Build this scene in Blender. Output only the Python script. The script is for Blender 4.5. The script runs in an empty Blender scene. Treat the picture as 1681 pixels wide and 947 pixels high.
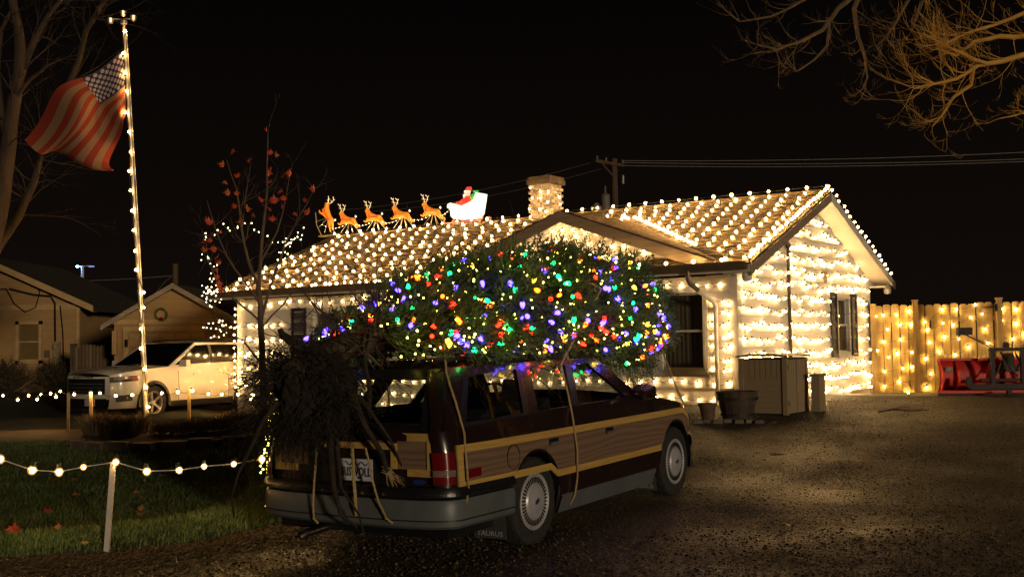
import bpy, bmesh, math, random
import numpy as np
from mathutils import Vector, Matrix, noise
random.seed(11); RNG = np.random.default_rng(5)
S = bpy.context.scene; C = S.collection
R_ = math.radians; PI = math.pi
V = Vector

# ------------------------------------------------------------ camera, sky, moonlight, exposure
CZ = 1.5; FPX = 1850.0; PIT = R_(2.828); ROLL = R_(-.905)
FW = V((0, math.cos(PIT), math.sin(PIT))); UP0 = V((0, -math.sin(PIT), math.cos(PIT)))
RT = V((math.cos(ROLL), 0, 0)) + UP0*math.sin(ROLL)
UPV = V((-math.sin(ROLL), 0, 0)) + UP0*math.cos(ROLL)
cd = bpy.data.cameras.new('camera'); cam = bpy.data.objects.new('camera', cd); C.objects.link(cam)
cam.matrix_world = Matrix(((RT.x, UPV.x, -FW.x, 0), (RT.y, UPV.y, -FW.y, 0), (RT.z, UPV.z, -FW.z, CZ), (0, 0, 0, 1)))
cd.sensor_fit = 'HORIZONTAL'; cd.sensor_width = 36; cd.lens = FPX/1681*36; cd.clip_end = 2000; cd.clip_start = .05
S.camera = cam
w = bpy.data.worlds.new('World'); S.world = w; w.use_nodes = True
wn = w.node_tree.nodes; wn.clear()
wo = wn.new('ShaderNodeOutputWorld'); wb = wn.new('ShaderNodeBackground')
wb.inputs[1].default_value = 1
wt = wn.new('ShaderNodeTexCoord'); ws = wn.new('ShaderNodeSeparateXYZ'); wr_ = wn.new('ShaderNodeValToRGB')      # black sky, faint brown town glow low down
w.node_tree.links.new(wt.outputs['Generated'], ws.inputs[0]); w.node_tree.links.new(ws.outputs[2], wr_.inputs[0]); w.node_tree.links.new(wr_.outputs[0], wb.inputs[0])
wr_.color_ramp.elements[0].position = 0; wr_.color_ramp.elements[0].color = (.0050, .0031, .0022, 1); wr_.color_ramp.elements[1].position = .35; wr_.color_ramp.elements[1].color = (.0008, .0006, .0006, 1)
w.node_tree.links.new(wb.outputs[0], wo.inputs[0])
sd = bpy.data.lights.new('street_glow', 'SUN'); sd.energy = .95; sd.angle = R_(4); sd.color = (1, .80, .55)
so = bpy.data.objects.new('street_glow', sd); C.objects.link(so)
so.rotation_euler = V((-.45, .88, -.08)).to_track_quat('-Z', 'Y').to_euler()          # low, from behind the camera's right
so.location = (8, -20, 8)
S.view_settings.view_transform = 'Standard'; S.view_settings.look = 'None'
S.view_settings.exposure = .2; S.view_settings.gamma = 1
S.render.engine = 'CYCLES'
cy = S.cycles; cy.use_denoising = True; cy.max_bounces = 6; cy.diffuse_bounces = 2; cy.glossy_bounces = 3
cy.transparent_max_bounces = 10; cy.transmission_bounces = 4; cy.sample_clamp_indirect = 4; cy.sample_clamp_direct = 0
cy.use_light_tree = True; cy.caustics_reflective = False; cy.caustics_refractive = False

# ------------------------------------------------------------ helpers
def ray(px, py):
    d = FW*FPX + RT*(px-840.5) - UPV*(py-473.5); return d/d.y
def at(px, py, D):
    d = ray(px, py)*D; return V((d.x, d.y, d.z+CZ))
def sm(x):
    x = min(1, max(0, x)); return x*x*(3-2*x)
EDGE = [(-60, 7.4), (-8, 8.0), (-3.6, 8.25), (-2.95, 8.45), (-2.35, 8.9), (-2.0, 9.7), (-2.1, 11), (-2.6, 13), (-3.2, 15.5), (-3.9, 18.2), (-5.2, 20.5), (-7.5, 28)]
def edge_d(x, y):
    best = 1e9; sg = 1
    for (x0, y0), (x1, y1) in zip(EDGE, EDGE[1:]):
        dx, dy = x1-x0, y1-y0; t = min(1, max(0, ((x-x0)*dx+(y-y0)*dy)/(dx*dx+dy*dy)))
        d = math.hypot(x-x0-t*dx, y-y0-t*dy)
        if d < best:
            best = d; sg = 1 if dx*(y-y0)-dy*(x-x0) > 0 else -1
    return sg*best
def gz(x, y):
    r = .48*sm((y-10.3)/8) - .12*sm((y-19)/6)*sm((x-4)/3)
    k = sm((x+5.2)/5.5)
    z = r*k
    if y > 5 and x < 1 and y < 32:
        z += .09*sm((edge_d(x, y)+.05)/.42)
    if abs(x) < 14 and y < 26:
        z += .018*noise.noise(V((x*.9, y*.9, 0)))*(1 if y > 12.5 or x < -2.2 or y < 7.4 or x > 3 else .3)
    return z
def ground(px, py):
    d = ray(px, py); D = 4.0
    while D < 90 and CZ+d.z*D > gz(d.x*D, D): D += .04
    return V((d.x*D, D, gz(d.x*D, D)))

class MB:
    def __init__(s): s.v = []; s.f = []; s.mi = []; s.M = None
    def add(s, vs, fs, mi=0):
        n = len(s.v)
        s.v += [tuple(s.M @ V(p)) if s.M else tuple(p) for p in vs]
        s.f += [tuple(i+n for i in f) for f in fs]; s.mi += [mi]*len(fs); return s
    def quad(s, a, b, c, d, mi=0): return s.add([a, b, c, d], [(0, 1, 2, 3)], mi)
    def box(s, c, sz, rot=None, mi=0, taper=1):
        x, y, z = sz[0]/2, sz[1]/2, sz[2]/2; t = taper
        vs = [V(p) for p in ((-x, -y, -z), (x, -y, -z), (x, y, -z), (-x, y, -z), (-x*t, -y*t, z), (x*t, -y*t, z), (x*t, y*t, z), (-x*t, y*t, z))]
        if rot: vs = [rot @ p for p in vs]
        c = V(c)
        return s.add([p+c for p in vs], [(3, 2, 1, 0), (4, 5, 6, 7), (0, 1, 5, 4), (1, 2, 6, 5), (2, 3, 7, 6), (3, 0, 4, 7)], mi)
    def bar(s, a, b, wd, h, mi=0, up=(0, 0, 1)):
        a, b = V(a), V(b); x = (b-a); L = x.length; x.normalize(); y = V(up).cross(x)
        if y.length < 1e-4: y = V((0, 1, 0)).cross(x)
        y.normalize(); z = x.cross(y)
        return s.box((a+b)/2, (L, wd, h), Matrix((x, y, z)).transposed(), mi)
    def tube(s, pts, rad, n=6, mi=0, cap=True):
        pts = [V(p) for p in pts]
        if not hasattr(rad, '__len__'): rad = [rad]*len(pts)
        vs = []; fs = []; up = None
        for i, p in enumerate(pts):
            t = (pts[min(i+1, len(pts)-1)]-pts[max(i-1, 0)])
            if t.length < 1e-9: t = V((0, 0, 1))
            t.normalize()
            if up is None:
                up = t.orthogonal().normalized()
            up = up - t*up.dot(t)
            if up.length < 1e-6: up = t.orthogonal()
            up.normalize(); b = t.cross(up)
            for k in range(n):
                a = 2*PI*k/n; vs.append(p+(up*math.cos(a)+b*math.sin(a))*rad[i])
        for i in range(len(pts)-1):
            for k in range(n):
                fs.append((i*n+k, i*n+(k+1) % n, (i+1)*n+(k+1) % n, (i+1)*n+k))
        if cap: fs.append(tuple(range(n-1, -1, -1))); fs.append(tuple((len(pts)-1)*n+k for k in range(n)))
        return s.add(vs, fs, mi)
    def lathe(s, prof, n=16, mi=0, axis='z', c=(0, 0, 0)):
        vs = []; fs = []; c = V(c)
        for r, h in prof:
            for k in range(n):
                a = 2*PI*k/n; x, y = r*math.cos(a), r*math.sin(a)
                vs.append(c+(V((x, y, h)) if axis == 'z' else V((x, h, y)) if axis == 'y' else V((h, x, y))))
        for i in range(len(prof)-1):
            for k in range(n): fs.append((i*n+k, i*n+(k+1) % n, (i+1)*n+(k+1) % n, (i+1)*n+k))
        return s.add(vs, fs, mi)
    def prism(s, poly, d0, d1, fr, mi=0):
        """poly of 2D points lofted between two offsets; fr(u, v, d) -> point"""
        n = len(poly)
        vs = [fr(u, v, d0) for u, v in poly]+[fr(u, v, d1) for u, v in poly]
        fs = [tuple(range(n-1, -1, -1)), tuple(range(n, 2*n))]+[(i, (i+1) % n, n+(i+1) % n, n+i) for i in range(n)]
        return s.add(vs, fs, mi)
    def grid(s, rows, mi=0, closed=False):
        nr, nc = len(rows), len(rows[0]); vs = [p for r in rows for p in r]; fs = []
        for i in range(nr-1):
            for j in range(nc-1 if not closed else nc):
                fs.append((i*nc+j, i*nc+(j+1) % nc, (i+1)*nc+(j+1) % nc, (i+1)*nc+j))
        return s.add(vs, fs, mi)
    def mesh(s, name, mats, smooth=False, fix=True):
        me = bpy.data.meshes.new(name); me.from_pydata([tuple(p) for p in s.v], [], s.f)
        for m in (mats if isinstance(mats, (list, tuple)) else [mats]): me.materials.append(m)
        if any(s.mi): me.polygons.foreach_set('material_index', s.mi)
        if fix and len(s.f) < 60000:
            bm = bmesh.new(); bm.from_mesh(me)
            if smooth: bmesh.ops.remove_doubles(bm, verts=bm.verts, dist=1e-5)
            bmesh.ops.recalc_face_normals(bm, faces=bm.faces); bm.to_mesh(me); bm.free()
        if smooth:
            me.polygons.foreach_set('use_smooth', [True]*len(me.polygons))
            if smooth != 'all': me.set_sharp_from_angle(angle=R_(smooth if smooth > 1 else 40))
        me.update(); return me
    def build(s, name, mats, parent=None, smooth=False, **kw):
        return put(name, s.mesh(name, mats, smooth), parent, **kw)
def put(name, me, parent=None, M=None, label=None, cat=None, group=None, kind=None):
    o = bpy.data.objects.new(name, me); C.objects.link(o)
    if parent: o.parent = parent
    if M is not None: o.matrix_local = M
    return tag(o, label, cat, group, kind)
def tag(o, label=None, cat=None, group=None, kind=None):
    for k, v in (('label', label), ('category', cat), ('group', group), ('kind', kind)):
        if v: o[k] = v
    return o
def thing(name, label, cat, M=None, group=None):
    o = bpy.data.objects.new(name, None); C.objects.link(o); o.empty_display_size = .2
    if M is not None: o.matrix_world = M if isinstance(M, Matrix) else Matrix.Translation(M)
    return tag(o, label, cat, group)
def copy_tree(o, parent=None):
    kids = list(o.children); c = o.copy(); C.objects.link(c)
    if parent: c.parent = parent
    for k in kids: copy_tree(k, c)
    return c
def T(x, y, z): return Matrix.Translation((x, y, z))
ORD = ['first', 'second', 'third', 'fourth', 'fifth', 'sixth', 'seventh', 'eighth', 'ninth', 'tenth', 'eleventh', 'twelfth', 'thirteenth', 'fourteenth', 'fifteenth', 'sixteenth']
def text_mesh(txt, size, m, depth=.001, sx=1, bold=0):
    cu = bpy.data.curves.new('t', 'FONT'); cu.body = txt; cu.size = size; cu.align_x = 'CENTER'; cu.align_y = 'CENTER'; cu.extrude = depth; cu.offset = bold; cu.resolution_u = 2
    o = bpy.data.objects.new('t', cu); C.objects.link(o); bpy.context.view_layer.update()
    me = bpy.data.meshes.new_from_object(o.evaluated_get(bpy.context.evaluated_depsgraph_get()))
    bpy.data.objects.remove(o); bpy.data.curves.remove(cu)
    me.materials.clear(); me.materials.append(m)
    if sx != 1: me.transform(Matrix.Diagonal((sx, 1, 1, 1)))
    return me

# ------------------------------------------------------------ materials
def mat(name, c1, c2=None, scale=6, rough=.6, metal=0, bump=0, bscale=None, coat=0, stretch=(1, 1, 1), rand=0, spec=.5, detail=5, wave=None, sub=0, lo=.35, hi=.65, bdist=.02):
    m = bpy.data.materials.new(name); m.use_nodes = True; nt = m.node_tree; n = nt.nodes; L = nt.links
    b = n['Principled BSDF']; b.inputs['Roughness'].default_value = rough; b.inputs['Metallic'].default_value = metal
    b.inputs['Coat Weight'].default_value = coat; b.inputs['Coat Roughness'].default_value = .06; b.inputs['Specular IOR Level'].default_value = spec
    c2 = c2 or tuple(x*.8 for x in c1)
    tc = n.new('ShaderNodeTexCoord'); mp = n.new('ShaderNodeMapping'); mp.inputs['Scale'].default_value = stretch
    L.new(tc.outputs['Object'], mp.inputs[0])
    if wave:
        tx = n.new('ShaderNodeTexWave'); tx.wave_type = wave; tx.bands_direction = 'Z' if wave == 'BANDS' else 'X'
        tx.inputs['Scale'].default_value = scale; tx.inputs['Distortion'].default_value = 11; tx.inputs['Detail'].default_value = 1.3; tx.inputs['Detail Scale'].default_value = .8
        fac = tx.outputs['Fac']
    else:
        tx = n.new('ShaderNodeTexNoise'); tx.inputs['Scale'].default_value = scale; tx.inputs['Detail'].default_value = detail
        fac = tx.outputs['Fac']
    L.new(mp.outputs[0], tx.inputs['Vector'])
    rp = n.new('ShaderNodeValToRGB'); rp.color_ramp.elements[0].position = lo; rp.color_ramp.elements[1].position = hi
    rp.color_ramp.elements[0].color = (*c2, 1); rp.color_ramp.elements[1].color = (*c1, 1)
    L.new(fac, rp.inputs[0]); out = rp.outputs[0]
    if rand:
        oi = n.new('ShaderNodeObjectInfo'); mr = n.new('ShaderNodeMapRange'); mr.inputs[3].default_value = 1-rand; mr.inputs[4].default_value = 1+rand
        hs = n.new('ShaderNodeHueSaturation'); L.new(oi.outputs['Random'], mr.inputs[0]); L.new(mr.outputs[0], hs.inputs['Value']); L.new(out, hs.inputs['Color']); out = hs.outputs[0]
    L.new(out, b.inputs['Base Color'])
    if bump:
        t2 = n.new('ShaderNodeTexNoise'); t2.inputs['Scale'].default_value = bscale or scale*4; t2.inputs['Detail'].default_value = 6
        L.new(mp.outputs[0], t2.inputs['Vector'])
        bp = n.new('ShaderNodeBump'); bp.inputs['Strength'].default_value = bump; bp.inputs['Distance'].default_value = bdist
        L.new(t2.outputs['Fac'], bp.inputs['Height']); L.new(bp.outputs[0], b.inputs['Normal'])
    return m
def lamp_mat(name, col, st, vary=0):
    m = bpy.data.materials.new(name); m.use_nodes = True; n = m.node_tree.nodes; n.clear()
    o = n.new('ShaderNodeOutputMaterial'); e = n.new('ShaderNodeEmission'); e.inputs[0].default_value = (*col, 1); e.inputs[1].default_value = st
    m.node_tree.links.new(e.outputs[0], o.inputs[0])
    if vary:                                                   # old and new bulbs: each string bulb burns a little brighter or dimmer
        oi = n.new('ShaderNodeObjectInfo'); mr = n.new('ShaderNodeMapRange'); mr.inputs[3].default_value = st*.45; mr.inputs[4].default_value = st*1.5
        m.node_tree.links.new(oi.outputs['Random'], mr.inputs[0]); m.node_tree.links.new(mr.outputs[0], e.inputs[1])
    return m
def glass_mat(name, tint=(.9, .9, .9), ior=1.5, rough=.0):
    m = bpy.data.materials.new(name); m.use_nodes = True; n = m.node_tree.nodes; L = m.node_tree.links; n.clear()
    o = n.new('ShaderNodeOutputMaterial'); t = n.new('ShaderNodeBsdfTransparent'); g = n.new('ShaderNodeBsdfGlossy'); x = n.new('ShaderNodeMixShader'); f = n.new('ShaderNodeFresnel'); ge = n.new('ShaderNodeNewGeometry'); mr = n.new('ShaderNodeMapRange'); mr.inputs[3].default_value = ior; mr.inputs[4].default_value = 1/ior
    t.inputs[0].default_value = (*tint, 1); g.inputs['Roughness'].default_value = rough; L.new(ge.outputs['Backfacing'], mr.inputs[0]); L.new(mr.outputs[0], f.inputs[0])
    L.new(f.outputs[0], x.inputs[0]); L.new(t.outputs[0], x.inputs[1]); L.new(g.outputs[0], x.inputs[2]); L.new(x.outputs[0], o.inputs[0]); return m
def glow_plastic(name, col, st, base=None):
    m = mat(name, base or col, base or col, rough=.4); b = m.node_tree.nodes['Principled BSDF']
    b.inputs['Emission Color'].default_value = (*col, 1); b.inputs['Emission Strength'].default_value = st; return m

M_white = mat('white_vinyl', (.74, .70, .62), (.66, .62, .54), 3, .45, bump=.15, bscale=40, stretch=(.6, .6, 6), rand=.05)
M_trimw = mat('white_trim', (.72, .68, .60), (.6, .56, .48), 5, .5)
M_soffit = mat('soffit', (.74, .71, .64), (.7, .66, .6), 4, .6)
M_shutter = mat('shutter_blue_black', (.035, .035, .055), (.02, .02, .03), 10, .5)
M_shingle = mat('shingle', (.15, .105, .055), (.07, .046, .024), 7, .9, bump=.6, bscale=90, stretch=(1, 2, 2))
M_deck = mat('roof_deck', (.09, .065, .04), None, 5, .9)
M_fascia = mat('fascia_taupe', (.34, .26, .18), (.25, .185, .12), 4, .7, bump=.2, bscale=30, stretch=(.4, 4, 4))
M_gutter = mat('gutter_bronze', (.20, .15, .09), (.15, .11, .07), 6, .35, metal=.3)
M_brick = mat('chimney_brick', (.58, .49, .38), (.42, .33, .24), 9, .85, bump=.5, bscale=60, rand=.35)
M_mortar = mat('mortar', (.55, .50, .42), None, 20, .95, bump=.4)
M_dark = mat('dark_interior', (.012, .011, .010), None, 4, .9)
M_curtain = mat('curtain', (.13, .11, .07), (.10, .085, .055), 3, .9, stretch=(14, 14, .4))
M_blind = mat('blind', (.30, .26, .17), (.24, .2, .13), 4, .7)
M_pane = glass_mat('window_glass', (.85, .85, .82), 1.7)
M_wire = mat('dark_wire', (.025, .03, .02), None, 10, .6)
M_wirew = mat('pale_wire', (.55, .52, .45), None, 10, .6)
M_socket = mat('bulb_socket', (.03, .05, .03), None, 10, .5)
WARM = (1.0, .54, .17)
L_roof = lamp_mat('roof_bulb', WARM, 460, 1)
L_wall = lamp_mat('wall_bulb', (1, .60, .24), 175, 1)
L_fence = lamp_mat('fence_bulb', (1, .59, .16), 310, 1)
L_yard = lamp_mat('yard_bulb', WARM, 560)
L_mini = lamp_mat('mini_bulb', (1, .84, .42), 14)
def shell_mat(name, col, st, tr):
    m = lamp_mat(name, col, st); n = m.node_tree.nodes; L = m.node_tree.links; o = n['Material Output']; e = n['Emission']
    t = n.new('ShaderNodeBsdfTransparent'); x = n.new('ShaderNodeMixShader'); x.inputs[0].default_value = tr
    L.new(t.outputs[0], x.inputs[1]); L.new(e.outputs[0], x.inputs[2]); L.new(x.outputs[0], o.inputs[0]); m.cycles.emission_sampling = 'NONE'; return m
M_shell = shell_mat('bulb_halo_shell', (1, .48, .11), 1.0, .55)  # amber halo round each bulb, put in as a faintly glowing shell
M_pipe = mat('conduit', (.10, .07, .045), (.06, .04, .03), 8, .6, metal=.3)
# ============================================================ GROUND
def axis(a, b, fine, far, lo, hi):
    xs = list(np.arange(a, b+1e-6, fine)); s = fine; x = a
    left = []
    while x > lo: s *= 1.5; x -= s; left.append(x)
    s = fine; x = b; right = []
    while x < hi: s *= 1.5; x += s; right.append(x)
    return left[::-1]+xs+right
xs = axis(-11, 11, .14, 1, -300, 300); ys = axis(4, 25, .14, 1, -40, 400)
Mg = bpy.data.materials.new('gravel_ground'); Mg.use_nodes = True
def ground_mat(m, ca, cb, cc, s1, s2, rough0, bump, dist):
    nt = m.node_tree; n = nt.nodes; L = nt.links; b = n['Principled BSDF']
    tc = n.new('ShaderNodeTexCoord')
    n1 = n.new('ShaderNodeTexNoise'); n1.inputs['Scale'].default_value = s1; n1.inputs['Detail'].default_value = 6
    n2 = n.new('ShaderNodeTexVoronoi'); n2.inputs['Scale'].default_value = s2
    n3 = n.new('ShaderNodeTexNoise'); n3.inputs['Scale'].default_value = s2*.7; n3.inputs['Detail'].default_value = 8
    for q in (n1, n2, n3): L.new(tc.outputs['Object'], q.inputs['Vector'])
    r1 = n.new('ShaderNodeValToRGB'); r1.color_ramp.elements[0].color = (*ca, 1); r1.color_ramp.elements[1].color = (*cb, 1); r1.color_ramp.elements[0].position = .4; r1.color_ramp.elements[1].position = .62
    L.new(n1.outputs['Fac'], r1.inputs[0])
    sp = n.new('ShaderNodeSeparateColor'); L.new(n2.outputs['Color'], sp.inputs[0])
    r2 = n.new('ShaderNodeValToRGB'); r2.color_ramp.elements[0].position = .55; r2.color_ramp.elements[1].position = 1.0; r2.color_ramp.elements[0].color = (0, 0, 0, 1); r2.color_ramp.elements[1].color = (.9, .9, .9, 1)
    L.new(sp.outputs[0], r2.inputs[0])
    mx = n.new('ShaderNodeMix'); mx.data_type = 'RGBA'; mx.inputs[7].default_value = (*cc, 1)
    L.new(r2.outputs[0], mx.inputs[0]); L.new(r1.outputs[0], mx.inputs[6]); L.new(mx.outputs[2], b.inputs['Base Color'])
    rr = n.new('ShaderNodeMapRange'); rr.inputs[3].default_value = rough0; rr.inputs[4].default_value = .95; n5 = n.new('ShaderNodeTexNoise'); n5.inputs['Scale'].default_value = .55; n5.inputs['Detail'].default_value = 3; L.new(tc.outputs['Object'], n5.inputs['Vector'])
    rr.inputs[1].default_value = .22; rr.inputs[2].default_value = .72; L.new(n5.outputs['Fac'], rr.inputs[0]); L.new(rr.outputs[0], b.inputs['Roughness'])          # damp patches
    n4 = n.new('ShaderNodeTexVoronoi'); n4.inputs['Scale'].default_value = 17; L.new(tc.outputs['Object'], n4.inputs['Vector'])
    ad0 = n.new('ShaderNodeMath'); ad0.operation = 'MULTIPLY_ADD'; ad0.inputs[1].default_value = .6; L.new(n4.outputs['Distance'], ad0.inputs[0]); L.new(n2.outputs['Distance'], ad0.inputs[2])
    ad = n.new('ShaderNodeMath'); ad.operation = 'ADD'; L.new(ad0.outputs[0], ad.inputs[0]); L.new(n3.outputs['Fac'], ad.inputs[1])
    bp = n.new('ShaderNodeBump'); bp.inputs['Strength'].default_value = bump; bp.inputs['Distance'].default_value = dist
    L.new(ad.outputs[0], bp.inputs['Height']); L.new(bp.outputs[0], b.inputs['Normal'])
ground_mat(Mg, (.012, .008, .0045), (.050, .033, .017), (.17, .125, .07), .30, 62, .19, 1.0, .03)
vs = []; fs = []
for y in ys:
    for x in xs: vs.append((x, y, gz(x, y)))
nx = len(xs)
for j in range(len(ys)-1):
    for i in range(nx-1): fs.append((j*nx+i, j*nx+i+1, (j+1)*nx+i+1, (j+1)*nx+i))
mb = MB(); mb.v = vs; mb.f = fs; mb.mi = [0]*len(fs)
gobj = put('gravel_ground', mb.mesh('gravel_ground', Mg, 'all', fix=False), kind='structure')
# lawn: a sheet a few mm above the ground, inside the lawn edge
Ml = bpy.data.materials.new('lawn'); Ml.use_nodes = True
ground_mat(Ml, (.020, .028, .008), (.035, .045, .014), (.06, .05, .02), 1.5, 60, .8, .8, .03)
fl = [f for f in fs if all((edge_d(*vs[i][:2]) > .06 and vs[i][1] < 60 and vs[i][0] > -60 and not (17.6 < vs[i][1] < 20.3 and vs[i][0] < -4.6)) for i in f)] if True else []
used = sorted({i for f in fl for i in f}); mp_ = {o: n for n, o in enumerate(used)}
mb = MB(); mb.v = [(vs[i][0], vs[i][1], vs[i][2]+.006) for i in used]; mb.f = [tuple(mp_[i] for i in f) for f in fl]; mb.mi = [0]*len(mb.f)
put('lawn', mb.mesh('lawn', Ml, 'all', fix=False), kind='structure')
# neighbour's drive: asphalt strip the white car stands on
Ma = mat('worn_asphalt', (.10, .075, .05), (.06, .045, .03), 2, .9, bump=.6, bscale=50)
mb = MB(); rows = []
for y in np.arange(17.7, 20.3, .2): rows.append([V((x, y, gz(x, y)+.012)) for x in np.arange(-40, -4.6, .5)])
mb.grid(rows); mb.build('neighbour_drive', Ma, smooth='all', kind='structure')
# grass blades
def blades(name, n, sampler, h0, h1, m):
    P = []; F = []
    k = 0
    while k < n:
        x, y = sampler()
        d = edge_d(x, y)
        if d < .02 or (17.6 < y < 20.3 and x < -4.6): continue
        if d < .3 and random.random() > .25+d*2.5: continue
        z = gz(x, y); h = random.uniform(h0, h1)*(1 if d > .2 else .8); a = random.uniform(0, 2*PI); ln = random.uniform(.1, .8)*h; wd = random.uniform(.0025, .0055)*(1+y*.05)
        dx, dy = math.cos(a)*wd, math.sin(a)*wd; b = random.uniform(0, 2*PI); lx, ly = math.cos(b)*ln, math.sin(b)*ln; i = len(P)
        P += [(x-dx, y-dy, z-.005), (x+dx, y+dy, z-.005), (x+dx*.7+lx*.4, y+dy*.7+ly*.4, z+h*.6), (x-dx*.7+lx*.4, y-dy*.7+ly*.4, z+h*.6), (x+lx, y+ly, z+h)]
        F += [(i, i+1, i+2, i+3), (i+3, i+2, i+4)]; k += 1
    mb = MB(); mb.v = P; mb.f = F; mb.mi = [0]*len(F)
    return put(name, mb.mesh(name, m, fix=False), kind='stuff')
M_grass = mat('grass_blade', (.065, .10, .022), (.04, .055, .014), 2.2, .65)
def near_lawn():
    while True:
        y = 7.9+random.random()**1.6*9.5; x = random.uniform(-.50*y-.6, -1.6)
        if random.random() < .9: return x, y
blades('lawn_grass', 95000, near_lawn, .03, .075, M_grass)
def edge_strip():
    t = random.random(); i = random.choice([1, 2, 3, 4, 5, 6, 6, 7]); a, b = EDGE[i], EDGE[i+1]
    x = a[0]+(b[0]-a[0])*t; y = a[1]+(b[1]-a[1])*t
    return x-random.uniform(0, .5), y+random.uniform(0, .35)
blades('lawn_edge_grass', 16000, edge_strip, .035, .09, mat('lit_edge_grass', (.17, .23, .06), (.10, .13, .035), 3, .6))  # lighter blades: light on the bank put into their colour
# pebbles on the drive
M_peb = mat('pebble', (.27, .20, .12), (.022, .015, .009), 45, .25, lo=.45, hi=.72)
mb = MB(); OC = [(1, 0, 0), (-1, 0, 0), (0, 1, 0), (0, -1, 0), (0, 0, 1), (0, 0, -.6)]; OF = [(0, 2, 4), (2, 1, 4), (1, 3, 4), (3, 0, 4), (2, 0, 5), (1, 2, 5), (3, 1, 5), (0, 3, 5)]
k = 0
while k < 72000:
    y = 5.2+random.random()**1.6*14.5; x = random.uniform(-.47*y, .48*y)
    if edge_d(x, y) > -.02 and x < 0: continue
    r = random.choice([.004, .005, .006, .008, .010, .014])*random.uniform(.7, 1.25)*(1 if y < 9 else .75); z = gz(x, y)+r*.15; c, s_ = math.cos(k), math.sin(k)
    q = [random.uniform(.6, 1.2) for _ in range(3)]
    mb.add([(x+(a*c*q[0]-b*s_*q[1])*r, y+(a*s_*q[0]+b*c*q[1])*r, z+e*r*q[2]*.8) for a, b, e in OC], OF); k += 1
put('gravel', mb.mesh('gravel', M_peb, fix=False), kind='stuff')
# low dead-grass litter strip between lawn and gravel
mb = MB()
for k in range(9000):
    i = random.choice([1, 2, 3, 4, 5, 6]); t = random.random(); a, b = EDGE[i], EDGE[i+1]; d = abs(random.gauss(0, .35))
    x = a[0]+(b[0]-a[0])*t+d*random.uniform(.2, 1); y = a[1]+(b[1]-a[1])*t-d; z = gz(x, y)+.006; an = random.uniform(0, PI); l = random.uniform(.015, .05)
    dx, dy = math.cos(an)*l, math.sin(an)*l
    mb.add([(x-dx, y-dy, z), (x+dx, y+dy, z+random.uniform(0, .02)), (x+dx-dy*.12, y+dy+dx*.12, z+.004), (x-dx-dy*.12, y-dy+dx*.12, z+.002)], [(0, 1, 2, 3)])
put('dead_grass_litter', mb.mesh('dead_grass_litter', mat('straw', (.16, .11, .05), (.07, .045, .02), 20, .9), fix=False), kind='stuff')
# fallen leaves
def leaf_mesh(name, m, r=1.0, curl=.25):
    pts = []; lob = [(0, -.55), (.12, -.3), (.5, -.35), (.42, -.1), (.95, .1), (.55, .25), (.6, .55), (.28, .45), (0, 1.0), (-.28, .45), (-.6, .55), (-.55, .25), (-.95, .1), (-.42, -.1), (-.5, -.35), (-.12, -.3)]
    v = [(x*r, y*r, r*curl*(x*x+y*y*.6)) for x, y in lob]+[(0, 0, 0)]
    mb = MB(); mb.add(v, [(i, (i+1) % 16, 16) for i in range(16)]); return mb.mesh(name, m, fix=False)
M_lo = mat('leaf_orange', (.42, .15, .035), (.25, .09, .02), 20, .6); M_lb = mat('leaf_brown', (.20, .10, .04), (.11, .055, .02), 20, .7); M_lr = mat('leaf_red', (.42, .045, .02), (.25, .03, .015), 20, .55); M_ly = mat('leaf_yellow', (.45, .30, .05), None, 20, .6)
LM = [leaf_mesh('leaf', m, .046, c) for m, c in ((M_lo, .3), (M_lb, .5), (M_lb, .7), (M_lr, .3), (M_ly, .35))]
LN = ['orange fallen maple leaf curled on the dark lawn', 'brown fallen leaf lying in the short grass', 'dark brown fallen leaf rolled up in the grass', 'red fallen maple leaf on the lawn', 'yellow fallen leaf lying on the lawn']
for k in range(52):
    while True:
        y = random.uniform(8.4, 14); x = random.uniform(-.46*y, -2.1)
        if edge_d(x, y) > .1: break
    i = random.choice([0, 0, 1, 1, 2, 3, 4]); s = random.uniform(.7, 1.25)
    put('fallen_leaf', LM[i], M=T(x, y, gz(x, y)+.045) @ Matrix.Rotation(random.uniform(0, 6), 4, 'Z') @ Matrix.Rotation(random.uniform(-.7, .7), 4, 'X') @ Matrix.Scale(s, 4), label=LN[i], cat='leaf', group='fallen leaves on the lawn')
for px, py, s, i, lab in ((22, 888, 1.5, 3, 'large red maple leaf standing in the grass at the lawn edge'), (95, 882, .8, 0, 'orange leaf beside the big red leaf on the lawn edge'), (232, 850, .9, 1, 'brown leaf beside the white stake on the lawn')):
    g = ground(px, py); put('fallen_leaf', LM[i], M=T(g.x, g.y, g.z+.07) @ Matrix.Rotation(1.0, 4, 'X') @ Matrix.Scale(s, 4), label=lab, cat='leaf')
for k, (px, py) in enumerate(((1385, 868), (1295, 867), (1352, 900), (1490, 790), (1615, 700), (1240, 870), (1020, 905), (700, 868), (925, 915), (1130, 880), (1560, 830), (1450, 730))):
    g = ground(px, py); put('drive_leaf', LM[(1, 4, 1, 2, 1, 0)[k % 6]], M=T(g.x, g.y, g.z+.02) @ Matrix.Rotation(k, 4, 'Z') @ Matrix.Rotation(.3, 4, 'X') @ Matrix.Scale(.8, 4), label=('pale brown leaf lying flat on the gravel drive', 'yellow leaf lying on the gravel drive', 'pale brown leaf lying flat on the gravel drive', 'dark rolled leaf lying on the gravel drive', 'pale brown leaf lying flat on the gravel drive', 'orange leaf lying on the gravel drive')[k % 6], cat='leaf', group='leaves on the gravel drive')

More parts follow.
